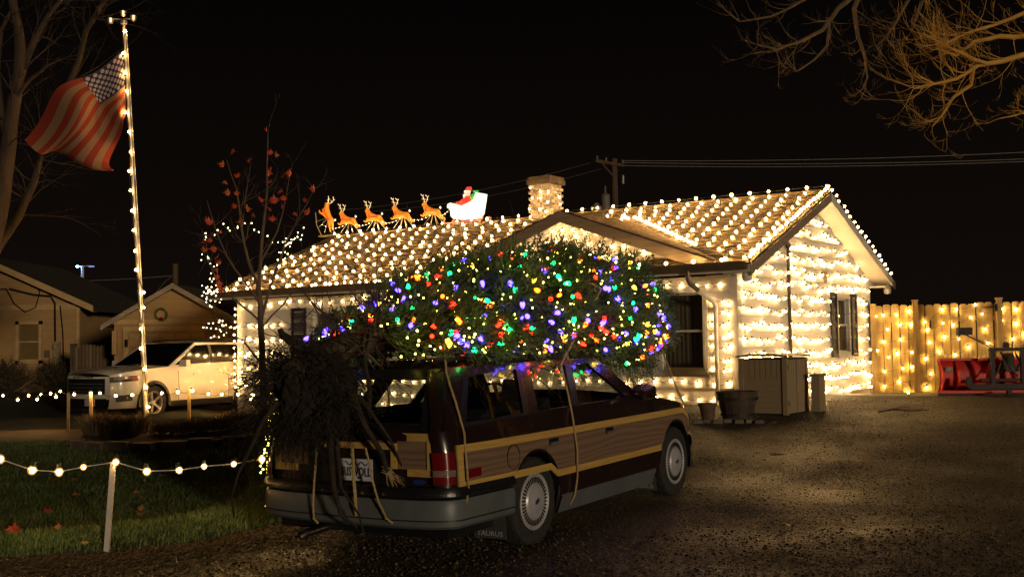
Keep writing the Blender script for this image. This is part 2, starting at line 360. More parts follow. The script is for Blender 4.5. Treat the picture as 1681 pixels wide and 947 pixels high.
# ============================================================ LIGHTED HOUSE
YAW = R_(35.25); HZ = .48
HM = T(3.5407, 17.7693, HZ) @ Matrix.Rotation(-YAW, 4, 'Z')
def hp(s, t, z): return HM @ V((s, t, z))
HW, HL, WT = 6.53, 11.61, 2.10
SL = .402; EV = -.42; EZ = 2.19
def rz(t): return EZ+SL*(t-EV) if t <= 3.26 else EZ+SL*(6.94-t)
house = thing('white_house', 'single storey white clapboard house covered in warm string lights', 'house', HM)
wins_f = [(-2.22, -1.48, .57, 1.80), (-1.32, -.58, .57, 1.80), (-9.32, -8.55, .72, 1.74)]
wins_g = [(4.60, 5.20, .78, 1.80)]
# core walls
mb = MB(); mb.box((-HL/2, .22, .75), (HL-.1, .1, 2.7)); mb.box((-HL/2, HW-.1, .75), (HL-.1, .1, 2.7)); mb.box((-HL+.1, HW/2, .75), (.1, HW-.1, 2.7))
mb.prism([(.17, -.6), (HW-.05, -.6), (HW-.05, 2.1), (3.26, 3.5), (.17, 2.22)], -.25, -.15, lambda u, v, d: V((d, u, v)))
mb.build('wall', M_dark, house)
# clapboards, one by one, round the openings
BH = .256
def board(a, b, z, face):
    """a..b along the wall; wedge with a butt edge"""
    if b-a < .05: return
    mb = MB(); pr = [(.0, .0), (.038, .0), (.014, .128), (.026, .128), (.004, BH+.012), (-.012, BH+.012), (-.012, 0)]
    if face == 'f': mb.prism([(p[0], z+p[1]) for p in pr], a, b, lambda u, v, d: V((d, -u, v)))
    else: mb.prism([(p[0], z+p[1]) for p in pr], a, b, lambda u, v, d: V((u, d, v)))
    mb.build('siding_board', M_white, house)
def rows_for(a0, b0, z0, z1, wins, face, pad):
    z = z0
    while z < z1-.02:
        segs = [(a0, b0)]
        for (wa, wb_, wz0, wz1) in wins:                           # cut pieces above and below an opening
            for q0, q1 in ((z, wz0-pad), (wz1+pad, z+BH)):
                if q0 < q1-.015 and q1-q0 < BH-.002 and q0 >= z-.001 and q1 <= z+BH+.001:
                    mb = MB(); pr = [(0, q0), (.03, q0), (.012, q1), (-.012, q1), (-.012, q0)]; e0, e1 = wa-pad, wb_+pad
                    if face == 'f': mb.prism(pr, e0, e1, lambda u, v, d: V((d, -u, v)))
                    else: mb.prism(pr, e0, e1, lambda u, v, d: V((u, d, v)))
                    mb.build('siding_board', M_white, house)
            if z+BH > wz0-pad and z < wz1+pad:
                ns = []
                for a, b in segs:
                    if wb_+pad < a or wa-pad > b: ns.append((a, b))
                    else:
                        if wa-pad > a: ns.append((a, wa-pad))
                        if wb_+pad < b: ns.append((wb_+pad, b))
                segs = ns
        for a, b in segs: board(a, b, z, face)
        z += BH
rows_for(-HL+.09, -.09, -.5, WT-.03, [(-2.22, -.58, .57, 1.80), wins_f[2]], 'f', .07)
rows_for(.09, HW-.09, -.5, WT-.03, wins_g, 'g', .07)
z = -.5+BH*math.ceil((WT-.05+.5)/BH)
while z < 3.5:
    half = (rz(3.26)-.12-z)/SL; ht = max(.02, (rz(3.26)-.12-z-BH)/SL)
    if half > .2:
        mb = MB(); pa = [(.0, 0, half), (.038, 0, half), (.014, .128, (half+ht)/2), (.026, .128, (half+ht)/2), (.004, min(BH+.012, (half-.02)*SL), ht), (-.012, min(BH+.012, (half-.02)*SL), ht), (-.012, 0, half)]
        mb.grid([[V((u, 3.26+s_*hw, z+v)) for u, v, hw in pa] for s_ in (-1, 1)], closed=True); mb.build('siding_board', M_white, house)
    z += BH
# corner posts
for s, t in ((0, 0), (0, HW), (-HL, 0)):
    mb = MB(); mb.box((s-.04 if s == 0 else s+.04, t+.04 if t == 0 else t-.04, .8), (.13, .13, 2.58)); mb.build('corner_board', M_trimw, house)
# windows
def window(frame_fn, a0, a1, z0, z1, back, nslat, curtain):
    f = MB(); wd = .085
    for (u0, u1, v0, v1) in ((a0-wd, a0, z0-wd, z1+wd), (a1, a1+wd, z0-wd, z1+wd), (a0, a1, z1, z1+wd), (a0, a1, z0-wd, z0)):
        f.prism([(u0, v0), (u1, v0), (u1, v1), (u0, v1)], -.035, .10, frame_fn)
    f.prism([(a0-wd-.03, z0-wd-.035), (a1+wd+.03, z0-wd-.035), (a1+wd+.03, z0-wd-.002), (a0-wd-.03, z0-wd-.002)], -.07, .03, frame_fn)
    w_ = f.build('window', M_trimw, house)
    zm = (z0+z1)/2
    for (v0, v1, d) in ((z0, zm+.02, .012), (zm-.02, z1, .036)):
        sh = MB(); q = .032
        for (u0, u1, b0, b1) in ((a0, a0+q, v0, v1), (a1-q, a1, v0, v1), (a0+q, a1-q, v1-q, v1), (a0+q, a1-q, v0, v0+q)):
            sh.prism([(u0, b0), (u1, b0), (u1, b1), (u0, b1)], d, d+.022, frame_fn)
        sh.build('sash', M_trimw, w_)
        pn = MB(); pn.add([frame_fn(a0+q, v0+q, d+.012), frame_fn(a1-q, v0+q, d+.012), frame_fn(a1-q, v1-q, d+.012), frame_fn(a0+q, v1-q, d+.012)], [(0, 1, 2, 3)]); pn.build('pane', M_pane, w_)
    if curtain:
        cu = MB(); n = 34; cu.grid([[frame_fn(a0+(a1-a0)*i/n, v, .118+.007*math.sin(i*1.7)+.004*math.sin(i*.6)) for i in range(n+1)] for v in (z0, z1)]); cu.build('curtain', M_curtain, w_)
    else:
        bl = MB()
        for i in range(nslat):
            v = z0+.02+(z1-z0-.03)*i/nslat; h = (z1-z0)/nslat
            bl.add([frame_fn(a0, v, .095), frame_fn(a1, v, .095), frame_fn(a1, v+h*.96, .118), frame_fn(a0, v+h*.96, .118)], [(0, 1, 2, 3)])
        bl.build('blind', M_blind, w_)
    return w_
ff = lambda u, v, d: V((u, d, v)); fg = lambda u, v, d: V((-d, u, v))
window(ff, *wins_f[0], .1, 0, True); window(ff, *wins_f[1], .1, 0, True); window(ff, *wins_f[2], .1, 12, False); window(fg, *wins_g[0], .1, 0, True)
def shutter(fn, a0, a1, z0, z1):
    mb = MB()
    for (u0, u1, v0, v1) in ((a0, a0+.05, z0, z1), (a1-.05, a1, z0, z1), (a0+.05, a1-.05, z0, z0+.07), (a0+.05, a1-.05, z1-.07, z1), (a0+.05, a1-.05, (z0+z1)/2-.04, (z0+z1)/2+.04)):
        mb.prism([(u0, v0), (u1, v0), (u1, v1), (u0, v1)], -.058, -.02, fn)
    sh = mb.build('shutter', M_shutter, house); n = int((z1-z0)/.042); lv = MB()
    for i in range(n):
        v = z0+.08+(z1-z0-.16)*i/n
        lv.prism([(a0+.05, v), (a1-.05, v), (a1-.05, v+.012), (a0+.05, v+.012)], -.05, -.025, lambda u, q, d: fn(u, q-(d+.04)*-.7, d))
    tag(lv.build('louvre_slats', M_shutter, sh), kind='stuff')
shutter(ff, -9.93, -9.52, .64, 1.84); shutter(ff, -8.36, -7.95, .64, 1.84)
shutter(fg, 4.17, 4.49, .68, 1.90); shutter(fg, 5.31, 5.63, .68, 1.90)
# roof deck, shingles
def roof_slab(mb, P, th):
    n = (P[1]-P[0]).cross(P[2]-P[0]).normalized()
    if n.z < 0: n = -n
    mb.add(list(P)+[p-n*th for p in P], [(0, 1, 2, 3), (7, 6, 5, 4), (0, 4, 5, 1), (1, 5, 6, 2), (2, 6, 7, 3), (3, 7, 4, 0)])
s0, s1 = -12.1, .42
mb = MB()
roof_slab(mb, [V((s0, EV, EZ)), V((s1, EV, EZ)), V((s1, 3.26, rz(3.26))), V((s0, 3.26, rz(3.26)))], .07)
roof_slab(mb, [V((s0, 6.94, EZ)), V((s0, 3.262, rz(3.26))), V((s1, 3.262, rz(3.26))), V((s1, 6.94, EZ))], .07)
roof = mb.build('roof', M_deck, house)
mb = MB(); n = 29; nv = V((0, -SL, 1)).normalized(); up = V((0, 1, SL)).normalized(); LEN = math.hypot(3.68, 3.68*SL); rowh = LEN/n
for i in range(n):
    base = V((0, EV-.02, EZ-.008))+up*(i*rowh); s = s0-random.random()*.3
    while s < s1:
        w_ = random.uniform(.2, .34); a = max(s, s0); b = min(s+w_-.006, s1); s += w_
        if b-a < .02: continue
        j = random.uniform(0, .012); th = .02+random.uniform(0, .010)
        p0 = base-up*j; q = up*(rowh+.02)
        A, B = V((a, 0, 0)), V((b, 0, 0))
        mb.add([A+p0+nv*.004, B+p0+nv*.004, B+p0+nv*th, A+p0+nv*th, B+p0+q+nv*.008, A+p0+q+nv*.008], [(0, 1, 2, 3), (3, 2, 4, 5)])
put('shingles', mb.mesh('shingles', M_shingle, fix=False), roof, kind='stuff')
mb = MB(); mb.tube([(s0, 3.26, rz(3.26)+.015), (s1, 3.26, rz(3.26)+.015)], .045, 6); mb.build('ridge_cap', M_shingle, roof)
# eave soffit, fascia and rakes
mb = MB(); mb.box(((s0+s1)/2, EV/2-.005, WT+.015), (s1-s0-.06, -EV-.06, .02)); mb.build('soffit', M_soffit, house)
mb = MB(); mb.box(((s0+s1)/2, EV+.012, 2.13), (s1-s0, .025, .12)); mb.build('fascia', M_trimw, house)
for (ta, tb) in ((EV, 3.26), (6.94, 3.26)):
    mb = MB(); a, b = V((s1+.015, ta, EZ-.02)), V((s1+.015, tb, rz(3.26)-.02))
    mb.add([a, b, b-V((0, 0, .16)), a-V((0, 0, .16)), a-V((.03, 0, 0)), b-V((.03, 0, 0)), b-V((.03, 0, .16)), a-V((.03, 0, .16))], [(0, 1, 2, 3), (7, 6, 5, 4), (0, 4, 5, 1), (3, 2, 6, 7), (0, 3, 7, 4), (1, 5, 6, 2)])
    mb.build('rake_board', M_fascia if ta < 0 else M_trimw, house)
    mb = MB(); a, b = V((s1-.018, ta, EZ-.14)), V((s1-.018, tb, rz(3.26)-.14)); k = V((-.43, 0, 0))
    mb.add([a, b, b+k, a+k, a+V((0, 0, .03)), b+V((0, 0, .03)), b+k+V((0, 0, .03)), a+k+V((0, 0, .03))], [(0, 1, 2, 3), (7, 6, 5, 4), (0, 4, 5, 1), (3, 2, 6, 7)])
    mb.build('rake_soffit', M_soffit, house)
mb = MB(); k = V((s1-.3, 6.73, 2.07)); mb.box(k, (.5, .44, .03)); mb.build('eave_return', M_soffit, house)
# gutter and downspout
gp = [(EV-.115, 2.23), (EV-.128, 2.23), (EV-.128, 2.19), (EV-.085, 2.11), (EV-.002, 2.11), (EV-.002, 2.2), (EV-.014, 2.2), (EV-.014, 2.122), (EV-.075, 2.122), (EV-.115, 2.195)]
mb = MB(); mb.prism(gp, s0, s1-.03, lambda u, v, d: V((d, u, v)))
gut = mb.build('gutter', M_gutter, house)
mb = MB()
mb.tube([V((-.60, -.48, 2.14)), V((-.60, -.48, 2.0)), V((-.58, -.45, 1.93)), V((-.50, -.33, 1.82))], [.042, .042, .040, .038], 8); mb.build('spout_elbow', M_gutter, gut, smooth=50)
mb = MB(); mb.tube([V((-.50, -.33, 1.82)), V((-.36, -.11, 1.65)), V((-.33, -.075, 1.58)), V((-.33, -.075, .05))], .036, 8)
mb.build('downspout', M_trimw, gut)
# small front cross gable
AS, AZ, FS = -3.08, 3.30, 2.86; cs = (AZ-2.28)/FS
gb = MB(); gb.prism([(AS-FS+.2, 2.36), (AS+FS-.2, 2.36), (AS, AZ-.10)], .06, .14, lambda u, v, d: V((u, d, v))); gface = gb.build('gable_face', M_soffit, house)
z = 2.37
while z < AZ-.25:
    hw = (AZ-.16-z-BH*.8)/cs
    mb = MB(); mb.prism([(0, z), (.018, z), (.008, z+BH*.7+.01), (-.01, z+BH*.7+.01)], AS-hw, AS+hw, lambda u, v, d: V((d, .055-u, v))); mb.build('siding_board', M_white, gface); z += BH*.7
mb = MB()
for sg in (1, -1):
    f = V((AS+sg*FS, -.3, AZ-cs*FS)); tb = (f.z-EZ)/SL+EV
    roof_slab(mb, [V((AS, -.3, AZ)), f, V((AS+sg*FS, max(tb, -.25), f.z+.02)), V((AS, (AZ-EZ)/SL+EV, AZ))], .05)
groof = mb.build('gable_roof', M_deck, house)
mb = MB()
for sg in (1, -1):
    for i in range(20):
        u0 = FS*i/20; t1 = (AZ-cs*u0-EZ)/SL+EV; u1 = FS*(i+1)/20
        if t1 > -.3: mb.add([V((AS+sg*u0, -.31, AZ-cs*u0+.008)), V((AS+sg*u0, t1, AZ-cs*u0+.008)), V((AS+sg*u1, t1, AZ-cs*u1+.022)), V((AS+sg*u1, -.31, AZ-cs*u1+.022)), V((AS+sg*u1, t1, AZ-cs*u1+.004)), V((AS+sg*u1, -.31, AZ-cs*u1+.004))], [(0, 1, 2, 3), (3, 2, 4, 5)])
put('shingles', mb.mesh('shingles', M_shingle), groof, kind='stuff')
for sg in (1, -1):
    mb = MB(); a, b = V((AS, -.325, AZ-.012)), V((AS+sg*(FS+.02), -.325, AZ-cs*FS-.02)); d = V((0, 0, -.19)); k = V((0, .035, 0))
    mb.add([a, b, b+d, a+d, a+k, b+k, b+d+k, a+d+k], [(0, 1, 2, 3), (7, 6, 5, 4), (0, 4, 5, 1), (3, 2, 6, 7), (0, 3, 7, 4), (1, 5, 6, 2)]); mb.build('barge_board', M_fascia, house)
    mb = MB(); mb.add([a+V((0, .03, -.17)), b+V((0, .03, -.17)), b+V((0, .36, -.17)), a+V((0, .36, -.17))], [(0, 1, 2, 3)]); mb.build('gable_soffit', M_soffit, house)
# conduit on the gable wall, small wall vent, corner flood lamp
mb = MB(); mb.tube([(.05, 2.08, 2.62), (.05, 2.08, .2)], .03, 8); mb.tube([(.05, 2.08, 2.62), (.07, 2.03, 2.68), (.11, 2.0, 2.62)], .04, 8); mb.build('conduit', M_pipe, house)
mb = MB(); mb.box((.05, 3.9, 2.17), (.05, .05, .22)); mb.build('cable_box', M_fascia, house)
for t_ in (-.34, 6.72):
    mb = MB(); mb.lathe([(.02, .02), (.07, -.02), (.085, -.09), (.06, -.15), (0.001, -.16)], 12, c=(.33, t_, 2.08)); mb.build('eave_lamp', M_trimw, house, smooth=40)
# chimney with brick courses
CS, CT, cw, cdp = -5.78, 3.35, .50, .50; cz0, cz1 = 3.0, 4.38
mb = MB(); mb.box((CS, CT, (cz0+cz1)/2), (cw-.03, cdp-.03, cz1-cz0)); chim = mb.build('chimney', M_mortar, house)
BR = MB(); BR.box((0, 0, 0), (.15, .06, .056)); brick_me = BR.mesh('brick', M_brick)
BR = MB(); BR.box((0, 0, 0), (.09, .06, .062)); brick_half = BR.mesh('brick', M_brick)
nrow = 21
for r in range(nrow):
    z = cz0+.03+r*(cz1-cz0)/nrow
    for side in range(3):
        for k in range(3):
            off = (k-1)*.16+(.035 if r % 2 else -.035)
            j = random.uniform(-.004, .006)
            if side == 0: M_ = T(CS+off, CT-cdp/2+.02-j, z)
            elif side == 1: M_ = T(CS+cw/2-.02+j, CT+off, z) @ Matrix.Rotation(PI/2, 4, 'Z')
            else: M_ = T(CS-cw/2+.02-j, CT+off, z) @ Matrix.Rotation(PI/2, 4, 'Z')
            put('brick', brick_me, chim, M=M_)
mb = MB(); mb.box((CS, CT, cz1+.05), (cw+.10, cdp+.10, .10)); mb.box((CS, CT, cz1+.13), (cw+.06, cdp+.06, .07)); mb.build('chimney_cap', mat('cap_stone', (.13, .10, .07), (.08, .06, .04), 8, .9, bump=.4), chim)
mb = MB(); mb.lathe([(.07, 0), (.07, .16), (.12, .17), (.13, .22), (.03, .31), (.001, .31)], 12, c=(-4.62, 3.5, 3.6)); mb.build('roof_vent', mat('galvanised', (.45, .42, .38), (.3, .28, .25), 9, .4, metal=.8), house, smooth=40)

# ============================================================ LIGHT STRINGS ON THE HOUSE
def bulb_mesh(name, r, m, sock=True, seg=8):
    mb = MB(); c = r*.62; mb.lathe([(.001, -c*1.15), (c*.62, -c*.9), (c, -c*.2), (c*.92, c*.4), (.001, c*.95)], 6)
    if sock: mb.lathe([(.001, -r*1.15), (r*.62, -r*.9), (r, -r*.2), (r*.92, r*.4), (r*.45, r*.95)], seg, mi=2)
    if sock: mb.lathe([(r*.48, r*.9), (r*.5, r*1.9), (.001, r*1.95)], 6, mi=1)
    return mb.mesh(name, [m, M_socket, M_shell], fix=False)
B_roof = bulb_mesh('bulb', .036, L_roof); B_wall = bulb_mesh('bulb', .026, L_wall); B_fence = bulb_mesh('bulb', .030, L_fence); B_yard = bulb_mesh('bulb', .028, L_yard); B_mini = bulb_mesh('bulb', .012, L_mini, False, 6)
def light_string(name, label, pts, bulb, group=None, wire=M_wire, wr=.005, sag=.02, cat='string lights', hang=True, off=V((0, 0, 0)), closed=False):
    th = thing(name, label, cat, pts[0], group); b0 = pts[0]
    if wr:
        W = []
        for i in range(len(pts)-1):
            W.append(pts[i]-b0)
            W.append((pts[i]+pts[i+1])/2-b0-V((0, 0, sag)))
        W.append(pts[-1]-b0); mb = MB(); mb.tube(W, wr, 4); mb.build('wire', wire, th)
    for p in pts:
        ro = Matrix.Rotation(random.uniform(0, 6), 4, 'Z') @ Matrix.Rotation(random.uniform(-.5, .5), 4, 'X')
        if not hang: ro = ro @ Matrix.Rotation(PI, 4, 'X')
        put('bulb', bulb, th, M=T(*(p-b0+off)) @ ro @ Matrix.Scale(random.uniform(.78, 1.15), 4))
    return th
jit = lambda a: random.uniform(-a, a)
# left roof slope: rows along the eave, staggered
NR = 11
for i in range(NR):
    t = EV+.10+i*(3.60/(NR-.6)); pts = []; s = -12.0+(.22 if i % 2 else 0)+.03*i
    lim = -5.9+ (0 if t > 2.2 else 1.0-.45*t)
    while s < lim:
        tt = t+jit(.05); pts.append(hp(s+jit(.05), tt, rz(tt)+.055)); s += .375+jit(.03)
    light_string('roof_light_string', 'row of warm bulbs along left roof slope, '+ORD[i]+' up from the gutter', pts, B_roof, 'light rows on left roof slope')
# right roof slope: strands hanging from the ridge
n_str = 13
for i in range(n_str):
    s = .18-i*.335; t0 = 3.1; pts = []
    tlow = EV+.15
    if s < AS+FS: tlow = max(tlow, (AZ-cs*abs(s-AS)-EZ)/SL+EV+.18)
    n_b = max(3, int((t0-tlow)/.27))
    for k in range(n_b+1):
        t = t0+(tlow-t0)*k/n_b; ss = s-.2*(1-(k/n_b))**1.5+.1*(k/n_b)+jit(.025); pts.append(hp(ss, t, rz(t)+.055))
    if s < AS+FS-.3:
        for k in range(1, 4): pts.append(hp(s-.11*k-.05, tlow+.13*k*0+jit(.02)+.24*k*.11/.385*1.2, rz(tlow+.24*k*.11/.385*1.2)+.05))
    light_string('roof_light_strand', 'strand of warm bulbs down right roof slope, '+ORD[i]+' from the gable end', pts, B_roof, 'light strands on right roof slope')
# ridge, rakes, eaves
pts = [hp(s, 3.26, rz(3.26)+.11) for s in np.arange(-5.2, .45, .37)]
light_string('ridge_light_string', 'string of warm bulbs standing along the right roof ridge', pts, B_roof, sag=0, hang=False)
pts = [hp(s, 3.26, rz(3.26)+.10) for s in np.arange(-11.9, -6.1, .42)]
light_string('ridge_light_string', 'string of warm bulbs along the ridge under the reindeer', pts, B_roof, sag=0, hang=False)
pts = [hp(s1-.03+jit(.02), t, rz(t)+.10) for t in np.arange(EV+.05, 3.3, .125)]
light_string('rake_light_string', 'dense string of bulbs climbing the near gable edge', pts, B_roof, sag=0, hang=False)
pts = [hp(s1-.02+jit(.02), t, rz(t)+.10) for t in np.arange(3.4, 6.98, .2)]
light_string('rake_light_string', 'string of bulbs down the far gable edge against the sky', pts, B_roof, sag=0, hang=False)
pts = [hp(s, EV-.06, 2.27+jit(.01)) for s in np.arange(-12.0, -6.2, .4)]
light_string('eave_light_string', 'string of bulbs on the gutter over the left window', pts, B_roof, sag=0, hang=False)
pts = [hp(s, EV-.06, 2.27+jit(.01)) for s in np.arange(-2.9, .3, .48)]
light_string('eave_light_string', 'string of bulbs on the gutter over the right windows', pts, B_roof, sag=0, hang=False)
pts = [hp(AS+u, -.02 if u < 9 else 0, 0) for u in ()]
# along the small gable's right valley
pts = [hp(AS+.35+u, (AZ-cs*(u+.35)-EZ)/SL+EV+.12, AZ-cs*(u+.35)+.10) for u in np.arange(0, 1.6, .16)]
light_string('valley_light_string', 'string of bulbs tracing the roof valley behind the small gable', pts, B_roof, sag=0, hang=False)
pts = [hp(AS+u, .0, 2.50+.04*math.sin(u*5)) for u in np.arange(-2.2, 2.3, .26)]
light_string('gable_light_string', 'lower string of bulbs across the small front gable', pts, B_wall)
pts = [hp(AS+u, .0, 2.86+.06*math.sin(u*4)) for u in np.arange(-1.3, 1.35, .2)]
light_string('gable_light_string', 'upper string of bulbs across the small front gable', pts, B_wall)
pts = [hp(AS+u, .0, 2.68+.04*math.sin(u*5)) for u in np.arange(-1.7, 1.75, .23)]
light_string('gable_light_string', 'middle string of bulbs across the small front gable', pts, B_wall)
pts = [hp(AS+u, -.02, 2.99) for u in np.arange(-.75, .8, .2)]
light_string('gable_light_string', 'topmost short string of bulbs under the small gable peak', pts, B_wall)
# gable wall rows
zr_ = .08; i = 0
while zr_ < 3.3:
    half = 3.2 if zr_ < WT else (rz(3.26)-.2-zr_)/SL
    pts = []; t = max(.14, 3.26-half); tend = min(HW-.1, 3.26+half)
    while t < tend:
        ok = not (4.1 < t < 5.72 and .58 < zr_ < 1.95)
        zz = zr_+jit(.05)+.02*math.sin(t*2.3+i)
        if ok: pts.append(hp(.058, t, zz))
        t += random.choice([.07, .09, .12, .16, .22, .3])
    if len(pts) > 2: light_string('wall_light_string', 'string of warm bulbs on the gable siding, '+ORD[i]+' up', pts, B_wall, 'light rows on the gable wall', sag=.012)
    i += 1; zr_ += .236
# facade rows: left bay, frieze, under and beside right windows
for i, z in enumerate((.35, .62, .9, 1.2, 1.5)):
    pts = [hp(s+jit(.05), -.055, z+jit(.04)) for s in np.arange(-11.5, -10.0, .25)]
    light_string('wall_light_string', 'string of warm bulbs left of the left shutter, '+ORD[i]+' up', pts, B_wall, 'light rows by left window')
pts = [hp(s+jit(.04), -.055, 1.95+.04*math.sin(s*3)) for s in np.arange(-11.5, -6.0, .3)]
light_string('wall_light_string', 'string of bulbs under the eave above the left window', pts, B_wall)
pts = [hp(s+jit(.03), -.055, 1.93+.03*math.sin(s*3)) for s in np.arange(-6.0, -.1, .24)]
light_string('wall_light_string', 'string of bulbs under the eave above the right windows', pts, B_wall)
for z, lab in ((.36, 'string of bulbs just below the right window sill'), (.10, 'string of bulbs low on the siding behind the car bonnet'), (-.12, 'lowest string of bulbs behind the car bonnet')):
    pts = [hp(s+jit(.03), -.06, z+.03*math.sin(s*4)) for s in np.arange(-8.2, -.1, .26)]
    light_string('wall_light_string', lab, pts, B_wall)
for i, z in enumerate(np.arange(.55, 1.8, .18)):
    pts = [hp(s, -.06, z+jit(.04)) for s in (-.42, -.21, -.12)]
    light_string('wall_light_string', 'short string of bulbs beside the downspout, '+ORD[i]+' up from the sill', pts, B_wall, 'short light rows by the downspout', sag=0)
pts = [hp(-HL+.0+jit(.02), -.12, z) for z in np.arange(.2, 2.0, .14)]
light_string('corner_light_string', 'string of bulbs down the far left corner of the house', pts, B_wall, sag=0)
# far left end wall, lit towards the white car
mb = MB()
for z in np.arange(-.45, 2.1, BH): mb.prism([(0, z), (.030, z), (.01, z+BH+.01), (-.01, z+BH+.01)], .08, HW-.1, lambda u, v, d: V((-HL-u+.02, d, v)))
tag(mb.build('end_siding', M_white, house), kind='stuff')
for i, z in enumerate(np.arange(.1, 2.1, .33)):
    pts = [hp(-HL-.07, t, z+jit(.05)) for t in np.arange(.2, 6.3, .33)]
    light_string('wall_light_string', 'string of bulbs on the end wall facing the white car, '+ORD[i]+' up', pts, B_roof, 'light rows on the end wall')
# chimney string
pts = []
for k in range(17):
    a = k*.9; z = 4.30-k*.05; side = k % 4
    pts.append(hp(CS+((-.2, .04, .22, .29)[side])+jit(.04), CT-(.29 if side < 3 else -.1), z+jit(.05)))
light_string('chimney_light_string', 'string of bulbs spiralling round the brick chimney', pts, B_wall)
# ============================================================ STATION WAGON
fx = V((0.51693792, 0.85590127, 0.01442952)); lf = V((-0.85599039, 0.51699174, 0)); uz = fx.cross(lf)
CM = Matrix(((fx.x, lf.x, uz.x, -.58949), (fx.y, lf.y, uz.y, 8.98668), (fx.z, lf.z, uz.z, CZ-1.49710), (0, 0, 0, 1)))
def cp(x, y, z): return CM @ V((x, y, z))
M_paint = mat('maroon_black_paint', (.019, .009, .0085), (.016, .0075, .007), 3, .25, coat=.8)
M_clad = mat('grey_cladding', (.115, .125, .13), (.09, .10, .105), 5, .42, bump=.1, bscale=200)
M_black = mat('black_trim', (.012, .012, .013), None, 8, .35)
M_rubber = mat('tyre_rubber', (.016, .015, .014), (.028, .025, .022), 14, .85, bump=.2, bscale=60)
M_wood = mat('walnut_panel', (.215, .135, .088), (.165, .098, .062), 3.0, .5, stretch=(.45, .45, 2.2), wave='BANDS', bump=.06, bscale=60, lo=.1, hi=.9, coat=.15)
M_pine = mat('pine_trim', (.56, .36, .10), (.46, .27, .065), 5, .5, stretch=(.5, 3, 12), bump=.1, bscale=40)
M_chrome = mat('chrome', (.62, .62, .63), None, 8, .18, metal=1)
M_hub = mat('hubcap_silver', (.52, .50, .52), (.44, .42, .44), 9, .35, metal=.25, coat=.4)
M_redlens = mat('red_lens', (.17, .005, .008), (.13, .004, .006), 60, .12, coat=.8)
M_clear = mat('clear_lens', (.22, .14, .12), None, 60, .1, coat=.8)
M_carglass = glass_mat('car_glass', (.80, .82, .80), 1.55)
M_seat = mat('seat_cloth', (.045, .035, .035), (.03, .024, .024), 8, .9)
M_plate = mat('plate_white', (.62, .62, .66), (.5, .5, .6), 12, .4)
M_ink = mat('plate_ink', (.02, .02, .05), None, 9, .5)
M_blue = mat('blue_oval', (.02, .04, .16), None, 9, .3)
wagon = thing('station_wagon', 'dark maroon station wagon with wood side panels and a tree tied on its roof', 'car', CM)
def lerp_tab(tab, x):
    if x <= tab[0][0]: return tab[0][1]
    for (a, b), (c, d) in zip(tab, tab[1:]):
        if x <= c: return b+(d-b)*(x-a)/(c-a)
    return tab[-1][1]
def smooth_tab(tab, x): return (lerp_tab(tab, x-.04)+lerp_tab(tab, x)*2+lerp_tab(tab, x+.04))/4
PLAN = [(-1.0, .845), (-.85, .86), (-.5, .88), (0, .885), (2.3, .885), (2.9, .865), (3.15, .81), (3.35, .72), (3.5, .58), (3.56, .45)]
SECT = [(.16, -.075), (.24, -.03), (.36, -.005), (.55, 0), (.72, -.003), (.84, -.018), (.93, -.045), (1.0, -.06)]
BELT = [(-1.1, .94), (-.9, .955), (.3, .965), (1.4, .985), (1.85, 1.0), (2.3, .955), (2.75, .895), (3.1, .82), (3.35, .74), (3.5, .66), (3.56, .60)]
def lat(x, z): return smooth_tab(PLAN, x)+lerp_tab(SECT, z)
def arch(x):
    z = .17 if x > -.3 else .31
    for xw, r in ((0, .375), (2.692, .385)):
        d = abs(x-xw)
        if d < r: z = max(z, .315+math.sqrt(r*r-d*d)*1.0)
    return z
xs_ = sorted(set([round(v, 3) for v in list(np.arange(-1.0, 3.57, .045))+[-.375, .375, -.36, .36, -.33, .33, 2.307, 3.077, 2.33, 3.05, 3.56]]))
for sg, nm in ((-1, 'body_side'), (1, 'body_side')):
    mb = MB(); rows = []
    for x in xs_:
        z0 = arch(x); z1 = smooth_tab(BELT, x); rows.append([V((x, sg*lat(x, z0+(z1-z0)*k/9), z0+(z1-z0)*k/9)) for k in range(10)])
    mb.grid(rows); mb.build('body_side', M_paint, wagon, smooth=35)
    mb = MB(); 
    for xw, r in ((0, .375), (2.692, .385)):
        a = [math.pi*k/16 for k in range(17)]
        mb.grid([[V((xw+r*math.cos(t), sg*(lat(xw, .4)-.005-d), .315+r*math.sin(t))) for t in a] for d in (0, .25)])
        mb.add([V((xw-r, sg*.62, .17)), V((xw+r, sg*.62, .17)), V((xw+r, sg*.62, .72)), V((xw-r, sg*.62, .72))], [(0, 1, 2, 3)])
        mb.build('wheel_well', M_black, wagon); mb = MB()
# hood, nose and tail skins
mb = MB(); rows = []
for x in np.arange(1.86, 3.57, .085):
    z1 = smooth_tab(BELT, x); wd = lat(x, z1); rows.append([V((x+.10*(1-u*u)*(1 if x > 3.3 else .6), u*wd, z1+.045*(1-u*u))) for u in np.linspace(-1, 1, 13)])
mb.grid(rows); mb.build('bonnet', M_paint, wagon, smooth=35)
mb = MB(); mb.box((3.40, 0, .50), (.24, 1.1, .2)); mb.build('nose', M_black, wagon)
for sg in (-1, 1):
    mb = MB(); mb.grid([[V((3.34+.2*k/4+.03*math.cos(a), sg*(.74-.26*k/4), .655+.06*math.sin(a))) for a in np.linspace(-1.5, 1.5, 6)] for k in range(5)]); mb.build('headlight', M_clear, wagon, smooth=40)
# floor
mb = MB(); mb.box((1.2, 0, .22), (4.4, 1.5, .06)); mb.build('underbody', M_black, wagon)
